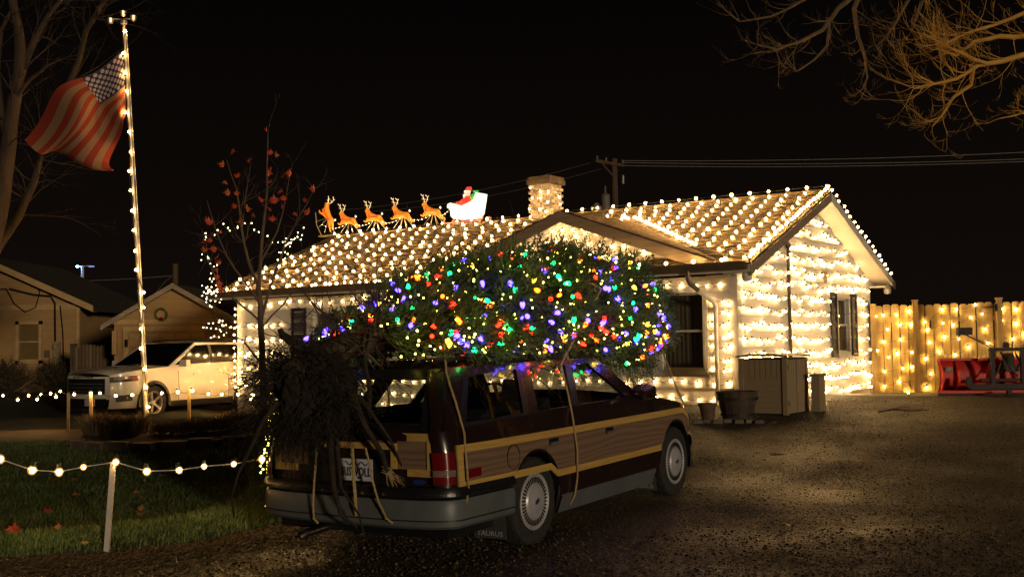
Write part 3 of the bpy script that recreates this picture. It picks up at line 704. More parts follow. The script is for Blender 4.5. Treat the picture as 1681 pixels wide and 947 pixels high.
# bumpers and cladding
def ring(xr, tab, z0, z1, out, nm, m, parent, rear):
    pts = tab; n = len(pts)
    sec = [(0, z0), (out*.8, z0+.02), (out, z0+(z1-z0)*.35), (out, z1-.03), (out*.6, z1), (-.10, z1)]
    mb = MB(); mb.grid([[V((x+nx*o, y+ny*o, z)) for o, z in sec] for x, y, nx, ny in pts]); return mb.build(nm, m, parent, smooth=35)
rb = []
for k in range(-12, 13):
    u = k/12; y = u*.872; x = -1.10-.09*(1-abs(u)**3.2)
    nxx, ny = (-1, u**5*.8); l = math.hypot(nxx, ny); rb.append((x, y, nxx/l, ny/l))
side_r = [(x, -lat(x, .5)-.0, 0, -1) for x in np.arange(-.36, -1.06, -.1)]
_o = [(x, y) for x, y, _, _ in side_r[:6]]+[(-.92-.25*abs(math.cos(a))**.6, .855*math.copysign(abs(math.sin(a))**.62, a)) for a in np.linspace(-1.5, 1.5, 41)]+[(x, -y) for x, y, _, _ in side_r[:6][::-1]]
rb_full = []
for i, (x, y) in enumerate(_o):
    a, c = _o[max(0, i-1)], _o[min(len(_o)-1, i+1)]; tx, ty = c[0]-a[0], c[1]-a[1]; l = math.hypot(tx, ty); rb_full.append((x, y, -ty/l, tx/l))
b = ring(0, rb_full, .275, .47, .03, 'rear_bumper', M_clad, wagon, True)
mb = MB(); mb.tube([V((x+nx*.036, y+ny*.036, .335)) for x, y, nx, ny in rb_full], .005, 4); mb.build('bumper_groove', M_black, b)
ring(0, rb_full, .472, .555, .040, 'bumper_strip', M_black, b, True)
mb = MB(); mb.grid([[V((x+nx*.043, y+ny*.043, z)) for z in (.498, .516)] for x, y, nx, ny in rb_full]); mb.build('chrome_strip', M_chrome, b)
fbm = [(x, -lat(x, .45), 0, -1) for x in (3.10, 3.2)]+[(3.36, -.70, .6, -.8), (3.52, -.5, .9, -.4), (3.6, -.2, 1, 0), (3.6, .2, 1, 0), (3.52, .5, .9, .4), (3.36, .70, .6, .8)]+[(x, lat(x, .45), 0, 1) for x in (3.2, 3.10)]
b = ring(0, fbm, .2, .40, .03, 'front_bumper', M_clad, wagon, False); ring(0, fbm, .402, .54, .045, 'bumper_strip', M_black, b, False)
for sg in (-1, 1):
    mb = MB(); mb.grid([[V((x, sg*(lat(x, z)+o), z)) for z, o in ((.155, -.02), (.17, .018), (.30, .012), (.315, -.004))] for x in np.arange(.40, 2.30, .1)]); mb.build('sill_cladding', M_clad, wagon, smooth=35)
# wood panels + pine trim, each built 6-14 mm proud of the body
ztop = lambda x: .783+(-.01)*(x+1)/4
def lowz(x): return .562 if x < .20 else (.562-.062*(x-.20)/.10 if x < .30 else .5)
for sg in (-1, 1):
    mb = MB(); rows = []
    for x in [v for v in xs_ if -1.0 <= v <= 3.16]:
        zb = max(lowz(x), arch(x)+.02 if abs(x) < .5 or abs(x-2.692) < .5 else 0); zt = ztop(x)+.02 if x < 2.8 else ztop(2.8)+.02-.28*(x-2.8)**1.4
        zb = min(zb, zt-.01); rows.append([V((x, sg*(lat(x, zb+(zt-zb)*k/4)+.005), zb+(zt-zb)*k/4)) for k in range(5)])
    mb.grid(rows); mb.build('wood_panel', M_wood, wagon, smooth=35)
    def strip(pts, wd, nm='pine_trim'):
        mb = MB(); R = []
        for x, z in pts: R.append([V((x, sg*(lat(x, z-wd/2)+.004), z-wd/2)), V((x, sg*(lat(x, z-wd/2)+.016), z-wd/2)), V((x, sg*(lat(x, z+wd/2)+.016), z+wd/2)), V((x, sg*(lat(x, z+wd/2)+.004), z+wd/2))])
        mb.grid(R, closed=True); mb.build(nm, M_pine, wagon)
    strip([(x, ztop(x)+.024) for x in np.arange(-.985, 2.75, .1)]+[(2.85, .795), (2.95, .772), (3.05, .735), (3.13, .69), (3.17, .63)], .052)
    strip([(x, .558) for x in np.linspace(-.985, .2, 10)]+[(.25, .527), (.30, .496)]+[(x, .493) for x in np.linspace(.36, 2.29, 14)], .052)
    mb = MB(); mb.prism([(-1.0, .53), (-.945, .56), (-.945, .79), (-1.0, .835)], .004, .017, lambda u, v, d: V((u, sg*(lat(u, v)+d), v))); mb.build('pine_trim', M_pine, wagon)
    # reflector, fuel flap, handles, door seams
    mb = MB(); mb.prism([(-.90, .60), (-.76, .605), (-.76, .665), (-.90, .66)], .006, .019, lambda u, v, d: V((u, sg*(lat(u, v)+d), v))); mb.build('side_marker', M_redlens, wagon)
    if sg == -1:
        mb = MB(); mb.tube([V((-.33+.088*math.cos(a), sg*(lat(-.33, .69)+.006), .685+.088*math.sin(a))) for a in np.linspace(0, 2*PI, 25)], .0035, 4, cap=False); mb.build('fuel_flap', M_black, wagon)
    for hx in (.27, 1.24):
        mb = MB(); oc = [(hx-.075, .74), (hx-.065, .715), (hx+.065, .715), (hx+.08, .735), (hx+.075, .765), (hx-.06, .765)]
        mb.prism(oc, .004, .010, lambda u, v, d: V((u, sg*(lat(u, v)+d), v))); h = mb.build('door_handle', M_black, wagon)
        mb = MB(); mb.prism([(hx-.06, .718), (hx+.06, .718), (hx+.06, .738), (hx-.06, .738)], .011, .024, lambda u, v, d: V((u, sg*(lat(u, v)+d), v))); mb.build('handle_pull', M_clad, h)
    for seam in ([(.0, .95), (.02, .83), (.16, .66), (.33, .48), (.40, .33)], [(1.13, .96), (1.13, .83), (1.13, .5), (1.16, .33)], [(2.22, .93), (2.21, .8), (2.18, .5), (2.19, .33)]):
        mb = MB(); mb.tube([V((x, sg*(lat(x, z)+(.005 if .53 < z < .80 else .003)), z)) for x, z in seam], .005, 4); mb.build('door_seam', M_black, wagon)
# greenhouse: v = 0 at the belt, 1 at the roof edge
def gh(x, v, sg, d=0):
    e = max(0, -x-.75)
    return V((x, sg*(.822-.205*v-.05*v*v*0-.25*e*e+d), .955+.02*x/2+(.395-.02*x/2)*v))
def ghquad(nm, poly, m, sg, d0, d1, parent=wagon):
    mb = MB(); mb.prism(poly, d0, d1, lambda u, v, d: gh(u, v, sg, d)); return mb.build(nm, m, parent)
for sg in (-1, 1):
    for nm, poly in (('d_pillar', [(-1.08, -.02), (-.86, -.02), (-.56, .80), (-.56, 1.0), (-.80, 1.0)]), ('window_header', [(-.56, .80), (-.40, .84), (.2, .88), (1.4, .88), (1.52, 1.0), (-.56, 1.0)]),
                     ('window_sill', [(-.86, -.06), (2.0, -.04), (1.93, .03), (.9, .05), (0, .06), (-.70, .03), (-.86, .08)]),
                     ('c_pillar', [(-.03, .02), (.16, .02), (.34, .88), (.13, .88)]), ('b_pillar', [(.72, .02), (.83, .02), (1.04, .90), (.93, .90)]),
                     ('a_pillar', [(1.76, .0), (2.06, -.03), (1.50, 1.0), (1.34, .86)])):
        ghquad(nm.replace('d_pillar', 'rear_pillar').replace('c_pillar', 'middle_pillar').replace('b_pillar', 'middle_pillar').replace('a_pillar', 'windscreen_pillar'), poly, M_paint if nm != 'b_pillar' else M_black, sg, -.03, .004)
    for poly in ([(-.86, .04), (-.03, .04), (.14, .86), (-.45, .82), (-.60, .72)], [(.14, .03), (.73, .03), (.94, .89), (.33, .87)], [(.82, .02), (1.78, .02), (1.36, .87), (1.03, .89)]):
        ghquad('side_window', poly, M_carglass, sg, -.014, -.010)
    for poly in ([(-.90, .0), (.0, .0), (.0, .07), (-.90, .07)], [(-.92, .06), (-.84, .06), (-.57, .80), (-.63, .80)], [(-.05, .06), (.03, .06), (.19, .86), (.12, .86)]):
        ghquad('window_seal', poly, M_black, sg, .003, .009)
mb = MB(); rows = []
for x in np.linspace(-.86, 1.52, 15):
    dz = -.05*max(0, (x-.9)/.6)**2-.03*max(0, (-x-.3)/.5)**2
    rows.append([V((x, u*.615, 1.345+dz+.055*(1-u*u)+(.0))) for u in np.linspace(-1, 1, 11)])
mb.grid(rows); mb.grid([[p-V((0, 0, .03)) for p in r] for r in rows]); mb.build('roof', M_paint, wagon, smooth=40)
for sg in (-1, 1):
    mb = MB(); mb.tube([V((x, sg*.50, 1.395+.03*math.sin(PI*min(1, max(0, (x+.75)/1.9))))) for x in np.linspace(-.75, 1.15, 12)], .016, 6); mb.build('roof_rail', M_black, wagon, smooth=40)
# windscreen and tailgate
mb = MB(); mb.grid([[V((1.50+.58*k/5+.10*(1-u*u)*(k/5), u*(.60+.16*k/5), 1.335-.36*k/5+.03*(1-u*u))) for u in np.linspace(-1, 1, 9)] for k in range(6)]); mb.build('windscreen', M_carglass, wagon, smooth=40)
def tg(u, z, d=0):      # tailgate surface
    x = -1.115+.02*u*u*4 if z < .93 else -1.115+.02*u*u*4+(z-.93)*.56
    return V((x-d, u, z))
mb = MB(); mb.grid([[tg(u, z) for u in np.linspace(-.74, .74, 13)] for z in (.52, .6, .7, .8, .9, .945)]); tail = mb.build('tailgate', M_paint, wagon, smooth=35)
def tgp(nm, poly, m, d0, d1, parent=None):
    mb = MB(); mb.prism(poly, d0, d1, lambda u, v, d: tg(u, v, d)); return mb.build(nm, m, parent or tail)
for poly in ([(-.78, .93), (-.60, .93), (-.53, 1.29), (-.65, 1.33)], [(.78, .93), (.60, .93), (.53, 1.29), (.65, 1.33)], [(-.53, 1.27), (.53, 1.27), (.64, 1.345), (-.64, 1.345)], [(-.60, .93), (.60, .93), (.60, .975), (-.60, .975)]):
    tgp('window_frame', poly, M_black, -.03, .006)
tgp('rear_window', [(-.60, .97), (.60, .97), (.535, 1.275), (-.535, 1.275)], M_carglass, -.012, -.008)
for poly in ([(-.72, .86), (.72, .86), (.72, .915), (-.72, .915)], [(-.72, .62), (.72, .62), (.72, .67), (-.72, .67)], [(-.72, .67), (-.665, .67), (-.665, .86), (-.72, .86)], [(.72, .67), (.665, .67), (.665, .86), (.72, .86)],
             [(-.42, .80), (.42, .80), (.42, .845), (-.42, .845)], [(-.42, .67), (-.375, .67), (-.375, .80), (-.42, .80)], [(.42, .67), (.375, .67), (.375, .80), (.42, .80)]):
    tgp('pine_frame', poly, M_pine, .003, .022)
tgp('wood_panel', [(-.66, .67), (-.42, .67), (-.42, .86), (-.66, .86)], M_wood, .002, .010); tgp('wood_panel', [(.66, .67), (.42, .67), (.42, .86), (.66, .86)], M_wood, .002, .010)
tgp('wood_panel', [(-.375, .845), (.375, .845), (.375, .86), (-.375, .86)], M_wood, .002, .010)
tgp('plate_recess', [(-.37, .55), (.37, .55), (.37, .80), (-.37, .80)], M_black, .002, .008)
tgp('badge', [(-.57+.05*math.cos(a)-.02, .585+.02*math.sin(a)) for a in np.linspace(0, 2*PI, 13)[:-1]], M_blue, .004, .012)
pc = -.065; pl = tgp('licence_plate', [(pc-.152, .575), (pc+.152, .575), (pc+.152, .727), (pc-.152, .727)], M_plate, .011, .016, wagon)
RM = lambda u, z, d=0: Matrix(((0, 0, -1, -1.115-d), (-1, 0, 0, u), (0, 1, 0, z), (0, 0, 0, 1)))
put('plate_lettering', text_mesh('GRISWOLD', .088, M_ink, .0008, .70, .001), pl, M=RM(pc, .635, .0175))
tgp('plate_emblem', [(pc-.06, .59), (pc-.02, .59), (pc-.02, .605), (pc-.06, .605)], M_redlens, .0162, .0175, pl)
mb = MB(); mb.tube([tg(u, .695+.012*math.sin(u*90), .0172) for u in np.linspace(pc-.11, pc+.09, 22)], .004, 4); mb.build('plate_emblem', M_blue, pl)
for sg in (-1, 1):
    def cnr(a, z, sg, d):
        xr = -1.11+max(0, z-.93)*.56; yr = lat(-1.0, z) if z < .955 else .822-.205*(z-.955)/.385; yr = min(yr, .80) if z > .93 else yr
        return V((xr+.115-(.115+d)*math.cos(a), sg*(yr-.115+(.115+d)*math.sin(a)), z))
    def tl(u, v, d): return cnr(u*1.05-.02, v, sg, d*.6)
    for i, (z0, z1, m) in enumerate(((.575, .625, M_redlens), (.628, .672, M_clear), (.675, .79, M_redlens))):
        mb = MB()
        mb.grid([[tl(u, z, .02) for u in np.linspace(0, 1.25, 6)] for z in (z0, z1)]); mb.grid([[tl(u, z, d) for u in np.linspace(0, 1.25, 6)] for z, d in ((z1, .02), (z1, 0))]); mb.grid([[tl(u, z, d) for u in np.linspace(0, 1.25, 6)] for z, d in ((z0, .02), (z0, 0))])
        mb.build('tail_light', m, wagon, smooth=40)
    mb = MB(); mb.grid([[cnr(a, z, sg, 0) for a in np.linspace(0, PI/2, 7)] for z in np.linspace(.54, 1.33, 14)]); mb.build('corner_panel', M_paint, wagon, smooth=35)
# wheels
def make_wheel(nm):
    wheel = thing(nm, None, None)
    mb = MB(); mb.lathe([(.205, -.085), (.29, -.095), (.318, -.085), (.325, -.06), (.326, 0), (.325, .06), (.318, .085), (.29, .098), (.215, .088), (.205, .075), (.205, -.085)], 40, axis='y'); mb.build('tyre', M_rubber, wheel, smooth=35)
    mb = MB()
    for k in range(44):
        a = 2*PI*k/44; R = Matrix.Rotation(-a, 3, 'Y')
        for yy in (-.045, 0, .045): mb.box(R @ V((.3265, yy+(.02 if k % 2 else 0), 0)), (.006, .034, .03), R)
    tag(mb.build('tread_blocks', M_rubber, wheel), kind='stuff')
    mb = MB(); mb.lathe([(.212, .07), (.214, .094), (.205, .100), (.196, .094), (.186, .086), (.135, .094), (.122, .106), (.10, .108), (.06, .113), (.001, .115)], 40, axis='y'); cap = mb.build('hubcap', M_hub, wheel, smooth=30)
    mb = MB(); n = 40
    for k in range(n):
        a = 2*PI*k/n; R = Matrix.Rotation(-a, 3, 'Y'); mb.box(R @ V((.160, .0925, 0)), (.044, .006, .012), R)
    tag(mb.build('vent_slots', M_black, wheel), kind='stuff')
    mb = MB(); mb.prism([(.034*math.cos(a), .016*math.sin(a)) for a in np.linspace(0, 2*PI, 17)[:-1]], .112, .117, lambda u, v, d: V((u, d, v))); mb.build('emblem', M_blue, wheel)
    return wheel
wh = make_wheel('wheel'); wh.parent = wagon
spots = [(0, -.77, PI, .5), (2.692, -.765, PI, .3), (0, .77, 0, .2), (2.692, .765, 0, .9)]
for i, (x, y, rz0, rot) in enumerate(spots):
    o = wh if i == 0 else copy_tree(wh, wagon)
    o.matrix_local = T(x, y, .318) @ Matrix.Rotation(rz0, 4, 'Z') @ Matrix.Rotation(rot, 4, 'Y')
M_flap = mat('mud_flap', (.055, .055, .055), None, 10, .6); M_let = mat('pale_lettering', (.42, .42, .42), None, 9, .6)
for x, y in ((-.40, -.72), (-.40, .68), (2.25, -.72)):
    mb = MB(); mb.prism([(y-.14, .10), (y+.14, .10), (y+.12, .30), (y-.12, .30)], 0, .008, lambda u, v, d: V((x-d-.03*(.3-v), u, v))); fl_ = mb.build('mud_flap', M_flap, wagon)
    put('flap_lettering', text_mesh('TAURUS', .052, M_let, .0006, 1.15), fl_, M=Matrix(((0, 0, -1, x-.0165), (-1, 0, 0, y), (0, 1, 0, .135), (0, 0, 0, 1))))
# mirrors, interior
for sg in (-1, 1):
    mb = MB(); mb.lathe([(.001, -.10), (.055, -.09), (.072, -.03), (.072, .05), (.05, .10), (.001, .105)], 12, axis='y', c=(1.86, sg*.94, 1.03)); mb.bar((1.86, sg*.80, 1.0), (1.86, sg*.9, 1.02), .07, .04); mb.build('door_mirror', M_paint, wagon, smooth=40)
for x, y in ((1.05, -.36), (1.05, .36)):
    st = MB(); st.box((x, y, .52), (.5, .5, .25)); st.bar((x-.22, y, .6), (x-.40, y, 1.02), .48, .14, up=(1, 0, 0)) ; s_ = st.build('seat', M_seat, wagon, smooth=0)
    hd = MB(); hd.box((x-.44, y, 1.12), (.09, .26, .16), taper=.85); hd.build('headrest', M_seat, s_)
st = MB(); st.box((.05, 0, .52), (.5, 1.25, .25)); st.bar((-.18, 0, .6), (-.34, 0, 1.0), 1.3, .12, up=(1, 0, 0)); st.build('rear_bench', M_seat, wagon)
mb = MB(); mb.box((-.65, 0, .60), (.8, 1.4, .06)); mb.build('load_floor', M_seat, wagon)
mb = MB(); mb.box((1.75, 0, .86), (.35, 1.4, .16), taper=.8); mb.build('dashboard', M_black, wagon)
mb = MB(); mb.M = T(1.48, .36, .96) @ Matrix.Rotation(R_(65), 4, 'Y'); mb.tube([V((.18*math.cos(a), .18*math.sin(a), 0)) for a in np.linspace(0, 2*PI, 25)], .014, 6, cap=False); mb.bar((-.17, 0, 0), (.17, 0, 0), .03, .02); mb.build('steering_wheel', M_black, wagon, smooth=40)
mb = MB(); mb.box((1.40, 0, 1.30), (.03, .22, .06)); mb.build('interior_mirror', M_black, wagon)
mb = MB(); mb.tube([cp_ for cp_ in (V((-1.16, -.1, .98)), V((-1.1, .05, 1.05)), V((-1.05, .18, 1.13)))], .008, 5); mb.build('wiper', M_black, tail)
mb = MB(); mb.tube([V((-.98, .34, .2)), V((-1.2, .34, .19)), V((-1.24, .36, .17))], .03, 10); mb.build('exhaust_pipe', mat('exhaust', (.3, .27, .24), (.12, .10, .08), 20, .35, metal=1), wagon, smooth=40)

# ============================================================ THE TREE ON THE ROOF
M_needle = mat('cedar_foliage', (.135, .20, .045), (.035, .06, .016), 3.0, .7)
M_needle2 = mat('root_tangle', (.027, .018, .009), (.012, .008, .004), 6, .9)
M_bark = mat('bark', (.11, .075, .045), (.05, .035, .02), 9, .9, bump=.8, bscale=50, stretch=(1, 1, .3))
tree = thing('roof_tree', 'big green conifer with coloured bulbs lashed to the wagon roof, roots hanging behind', 'christmas tree', CM)
ZT = [(-1.25, 1.49), (-1.0, 1.58), (-.6, 1.70), (-.1, 1.87), (.4, 2.06), (1.0, 2.19), (1.5, 2.27), (1.95, 2.20), (2.4, 2.03), (2.8, 1.84), (3.15, 1.67), (3.4, 1.55)]
ZB = [(-1.25, 1.45), (1.5, 1.44), (2.0, 1.38), (2.6, 1.26), (2.9, 1.28), (3.2, 1.40), (3.4, 1.52)]
WD = [(-1.25, .35), (-.8, .62), (0, .86), (1, .95), (2, 1.0), (2.3, .94), (2.8, .74), (3.15, .48), (3.4, .1)]
def crown_pt(x, ang, rr):
    zt, zb, wd = lerp_tab(ZT, x), lerp_tab(ZB, x), lerp_tab(WD, x); zc = zb+(zt-zb)*.42
    c, s = math.cos(ang), math.sin(ang)
    y = wd*rr*math.copysign(abs(c)**.75, c); z = zc+(zt-zc if s > 0 else zc-zb)*rr*math.copysign(abs(s)**.9, s)
    return V((x, y, z))
def sprig_into(P, F, p, d, L, nl, wd):
    """a flat cedar sprig: stem of small overlapping scale leaves"""
    d = d.normalized(); o = d.orthogonal().normalized(); q = Matrix.Rotation(random.uniform(0, 6.28), 3, d) @ o
    for k in range(nl):
        f = (k+.4)/nl; b = p+d*L*f; sgn = 1 if k % 2 else -1; l = L*.42*(1.1-f*.7)
        e = (d*.75+q*sgn*.65+V((jit(.25), jit(.25), jit(.25)))).normalized()*l; n_ = e.cross(q+V((jit(.5), jit(.5), jit(.5)))).normalized()*wd
        i = len(P); P += [b-n_*.5, b+e*.5+n_, b+e, b+e*.5-n_]; F.append((i, i+1, i+2, i+3))
P = []; F = []
for k in range(21000):
    x = -.9+4.28*random.random()**.95; rr = min(1.06, random.random()**.34*1.03); ang = random.uniform(-PI, PI)
    if random.random() < .45: ang = random.uniform(-2.6, -.2)*-1 if random.random() < .5 else random.uniform(1.4, 3.6)
    p = crown_pt(x, ang, rr)
    p += V((noise.noise(p*2.2), noise.noise(p*2.2+V((7, 0, 0))), noise.noise(p*2.2+V((0, 7, 0)))))*.13+V((noise.noise(p*5), noise.noise(p*5+V((7, 0, 0))), noise.noise(p*5+V((0, 7, 0)))))*.07
    if noise.noise(p*3.4+V((3, 3, 3))) < -.10: continue
    ax = V((x-.35, 0, 1.62)); d = (p-ax); d.x = abs(d.x)*.4+.35; d = d.normalized()+V((jit(.5), jit(.5), jit(.45)-.05))
    sprig_into(P, F, p, d, random.uniform(.09, .19), random.choice([7, 8, 9]), random.uniform(.006, .010))
for k in range(260):                                               # plumes that break the outline
    x = random.uniform(-.2, 3.2); p = crown_pt(x, random.uniform(.5, 2.6), .95); d = V((random.uniform(-.1, .9), jit(.5), random.uniform(.4, 1)))
    for j in range(4): sprig_into(P, F, p+d.normalized()*.055*j+V((jit(.02), jit(.02), jit(.02))), d+V((jit(.4), jit(.4), jit(.3))), random.uniform(.08, .15), 8, .007)
for k in range(26):                                                # sprays hanging past the windscreen
    p = crown_pt(random.uniform(2.0, 3.1), random.uniform(3.3, 4.2), .9)
    for j in range(5): sprig_into(P, F, p-V((0, 0, .05*j)), V((jit(.4), jit(.4)-.2, -1)), .12, 7, .007)
mb = MB(); mb.v = P; mb.f = F; mb.mi = [0]*len(F)
put('crown', mb.mesh('crown', M_needle, fix=False), tree)
mb = MB(); mb.tube([V((-1.45, .2, 1.30)), V((-1.0, .12, 1.52)), V((0, .02, 1.62)), V((1.5, 0, 1.78)), V((3.3, 0, 1.62))], [.13, .10, .085, .06, .015], 10); mb.build('trunk', M_bark, tree, smooth=60)
mb = MB()
def limb(mb, p, d, L, r, depth, bend=.35, grav=0, n=6, kids=(2, 3), kl=(.45, .7)):
    pts = [p]; q = p.copy(); d = d.normalized(); rad = [r]
    for i in range(n):
        d = (d+V((jit(bend), jit(bend), jit(bend)+grav))).normalized(); q = q+d*L/n; pts.append(q.copy()); rad.append(max(r*(1-(i+1)/n*.75), .0012))
    mb.tube(pts, rad, 5 if r > .012 else 4, cap=False)
    if depth > 0:
        for k in range(random.randint(*kids)):
            i = random.randint(1, n); e = (pts[i]-pts[i-1]).normalized()+V((jit(.9), jit(.9), jit(.9))); limb(mb, pts[i], e, L*random.uniform(*kl), rad[i]*.62, depth-1, bend, grav, max(3, n-1), kids, kl)
for k in range(80):
    x = random.uniform(-1.1, 2.6); p = V((x, .02, 1.60)); a = random.uniform(0, 2*PI); limb(mb, p, V((.5, math.cos(a), .7*math.sin(a)+.1)), random.uniform(.4, .85), .013, 1, .25, 0, 5)
for k in range(46):                                                # bare twigs at the butt end
    p = V((random.uniform(-1.25, -.75), random.uniform(-.45, .55), random.uniform(1.42, 1.65))); limb(mb, p, V((random.uniform(-.9, .5), jit(1), random.uniform(-.2, .9))), random.uniform(.25, .55), .006, 1, .35, 0, 5)
mb.build('branches', M_bark, tree)
# root plate: lumpy soil block with roots
RC = CM.inverted() @ at(519, 640, 8.0)
bm = bmesh.new(); bmesh.ops.create_icosphere(bm, subdivisions=5, radius=1)
for v in bm.verts:
    p = v.co.copy(); k = .26+.06*noise.noise(p*1.6)+.035*noise.noise(p*4)+.02*noise.noise(p*11)
    v.co = RC+V((p.x*k*.9, p.y*k*1.12, p.z*k*1.1))
me = bpy.data.meshes.new('root_ball'); bm.to_mesh(me); bm.free(); me.materials.append(mat('soil', (.028, .020, .012), (.012, .009, .006), 8, 1, bump=1, bscale=40))
put('root_ball', me, tree)
mb = MB()
for k in range(330):
    a = random.uniform(0, 2*PI); b_ = random.uniform(-1, 1); d = V((random.uniform(-1, .45), math.cos(a)*1.5, math.sin(a)*.9+.05)); p = RC+V((d.x*.2, d.y*.17, d.z*.22))
    limb(mb, p, d, random.uniform(.12, .30), random.uniform(.002, .006), 1, .5, -.12, 6, (1, 3))
for k in range(150):                                               # fine hanging rootlets
    p = RC+V((random.uniform(-.25, .05), random.uniform(-.2, .35), random.uniform(-.22, 0))); limb(mb, p, V((-.2+jit(.4), jit(.6)+.15, -1)), random.uniform(.2, .4), .0028, 1, .35, -.1, 6, (2, 3))
for k in range(70):                                                # long roots pushing out to the left
    p = RC+V((jit(.12), .22, random.uniform(-.1, .2))); limb(mb, p, V((jit(.5)-.2, 1, random.uniform(-.25, .55))), random.uniform(.2, .42), random.uniform(.003, .008), 1, .4, -.03, 6, (1, 3))
put('roots', mb.mesh('roots', M_needle2), tree, kind='stuff')
P = []; F = []
for k in range(900):
    a = random.uniform(0, 2*PI); d = V((random.uniform(-1, .4), math.cos(a)*1.5, math.sin(a))); p = RC+V((d.x*.22, d.y*.2+.04, d.z*.25)); p += V((jit(.1), jit(.12), jit(.1)))
    sprig_into(P, F, p, V((d.x*.5, d.y*.6+.2, d.z*.3-.5))+V((jit(.4), jit(.4), jit(.4))), random.uniform(.08, .2), 7, .004)
mb = MB(); mb.v = P; mb.f = F; mb.mi = [0]*len(F); put('root_hair', mb.mesh('root_hair', M_needle2, fix=False), tree, kind='stuff')
mb = MB()
def thick_root(px, rad):
    mb.tube([CM.inverted() @ p for p in px], rad, 7)
rp = lambda px, py, D: at(px, py, D)
thick_root([rp(455, 660, 7.9), rp(432, 690, 7.8), rp(412, 735, 7.75), rp(392, 775, 7.8), rp(380, 815, 7.9), rp(384, 848, 8.0)], [.022, .015, .012, .010, .008, .006])
thick_root([rp(540, 690, 7.85), rp(544, 750, 7.75), rp(548, 800, 7.7), rp(560, 845, 7.72), rp(590, 868, 7.7)], [.034, .020, .019, .015, .006])
thick_root([rp(552, 720, 7.8), rp(560, 800, 7.7), rp(590, 845, 7.65), rp(600, 888, 7.6)], [.02, .011, .008, .004])
thick_root([rp(575, 640, 7.8), rp(600, 700, 7.75), rp(628, 745, 7.75), rp(636, 775, 7.8)], [.028, .021, .019, .015])
thick_root([rp(590, 650, 7.8), rp(640, 720, 7.75), rp(660, 765, 7.8), rp(666, 805, 7.85)], [.016, .010, .007, .004])
thick_root([rp(480, 560, 8.0), rp(463, 548, 8.0), rp(459, 540, 8.0)], [.03, .025, .02])
thick_root([rp(605, 690, 7.9), rp(607, 640, 7.95), rp(598, 590, 8.0), rp(606, 540, 8.1)], [.02, .016, .013, .008])
thick_root([rp(555, 600, 8.1), rp(553, 560, 8.1), rp(554, 522, 8.1)], [.018, .013, .009])
mb.build('thick_root', mat('root_bark', (.035, .022, .012), (.018, .012, .007), 9, .9, bump=.8, bscale=50), tree, smooth=60)
mb = MB()
for k in range(22):
    a, b_ = rp(634+jit(9), 768+jit(6), 7.79), rp(650+jit(16), 790+random.uniform(-8, 16), 7.78); mb.tube([CM.inverted() @ a, CM.inverted() @ ((a+b_)/2+V((jit(.01), 0, jit(.01)))), CM.inverted() @ b_], [.0028, .002, .0007], 4)
tag(mb.build('root_fray', mat('raw_root', (.42, .30, .14), (.3, .2, .09), 30, .8), tree), kind='stuff')
# coloured bulbs
COL = {'blue': ((.055, .032, 1), 11), 'red': ((1, .015, .005), 8), 'orange': ((1, .12, .005), 6), 'green': ((.008, .8, .17), 4), 'yellow': ((1, .5, .03), 5)}
CB = {}
for c, (col, st) in COL.items():
    mb = MB(); mb.lathe([(.001, -.045), (.010, -.036), (.021, -.015), (.024, .004), (.019, .022), (.012, .028)], 8); mb.lathe([(.014, .027), (.014, .05), (.001, .052)], 6, mi=1)
    CB[c] = mb.mesh('bulb', [lamp_mat('bulb_'+c, col, st*1.5), M_socket], fix=False)
B_tmini = bulb_mesh('bulb', .0115, lamp_mat('tree_mini', (1, .84, .10), 18), False, 6)
names = ['string of coloured bulbs round the butt end of the roof tree', 'string of coloured bulbs over the rear third of the roof tree', 'string of coloured bulbs round the middle of the roof tree', 'string of coloured bulbs over the fullest part of the roof tree', 'string of coloured bulbs above the windscreen on the roof tree', 'string of coloured bulbs round the front tip of the roof tree']
for i in range(6):
    th = thing('coloured_light_string', names[i], 'string lights', CM, 'coloured strings on the roof tree'); pts = []
    nb = 40
    for k in range(nb):
        ang = 0.8+3.3*(k % 20)/19; xx = -.95+i*.70+.72*(k//20)/2+.36*(k % 20)/20+jit(.12)
        p = crown_pt(min(3.36, max(-1.2, xx)), ang+jit(.12), 1.05); p += V((noise.noise(p*2.2), noise.noise(p*2.2+V((7, 0, 0))), noise.noise(p*2.2+V((0, 7, 0)))))*.10; pts.append(p)
    mb = MB(); mb.tube([p-V((0, 0, .0)) for p in pts], .0035, 4); mb.build('wire', M_wire, th)
    for p in pts:
        c = random.choice(['blue', 'blue', 'blue', 'blue', 'red', 'red', 'orange', 'orange', 'green', 'green', 'yellow'])
        put('bulb', CB[c], th, M=T(*p) @ Matrix.Rotation(random.uniform(0, 6), 4, 'Z') @ Matrix.Rotation(random.uniform(.3, 2.6), 4, 'X') @ Matrix.Scale(random.uniform(.62, .9), 4))
names = ['string of tiny warm lights over the butt end of the roof tree', 'string of tiny warm lights across the rear slope of the roof tree', 'string of tiny warm lights round the middle of the roof tree', 'string of tiny warm lights over the crest of the roof tree', 'string of tiny warm lights above the wagon windscreen', 'string of tiny warm lights at the front tip of the roof tree']
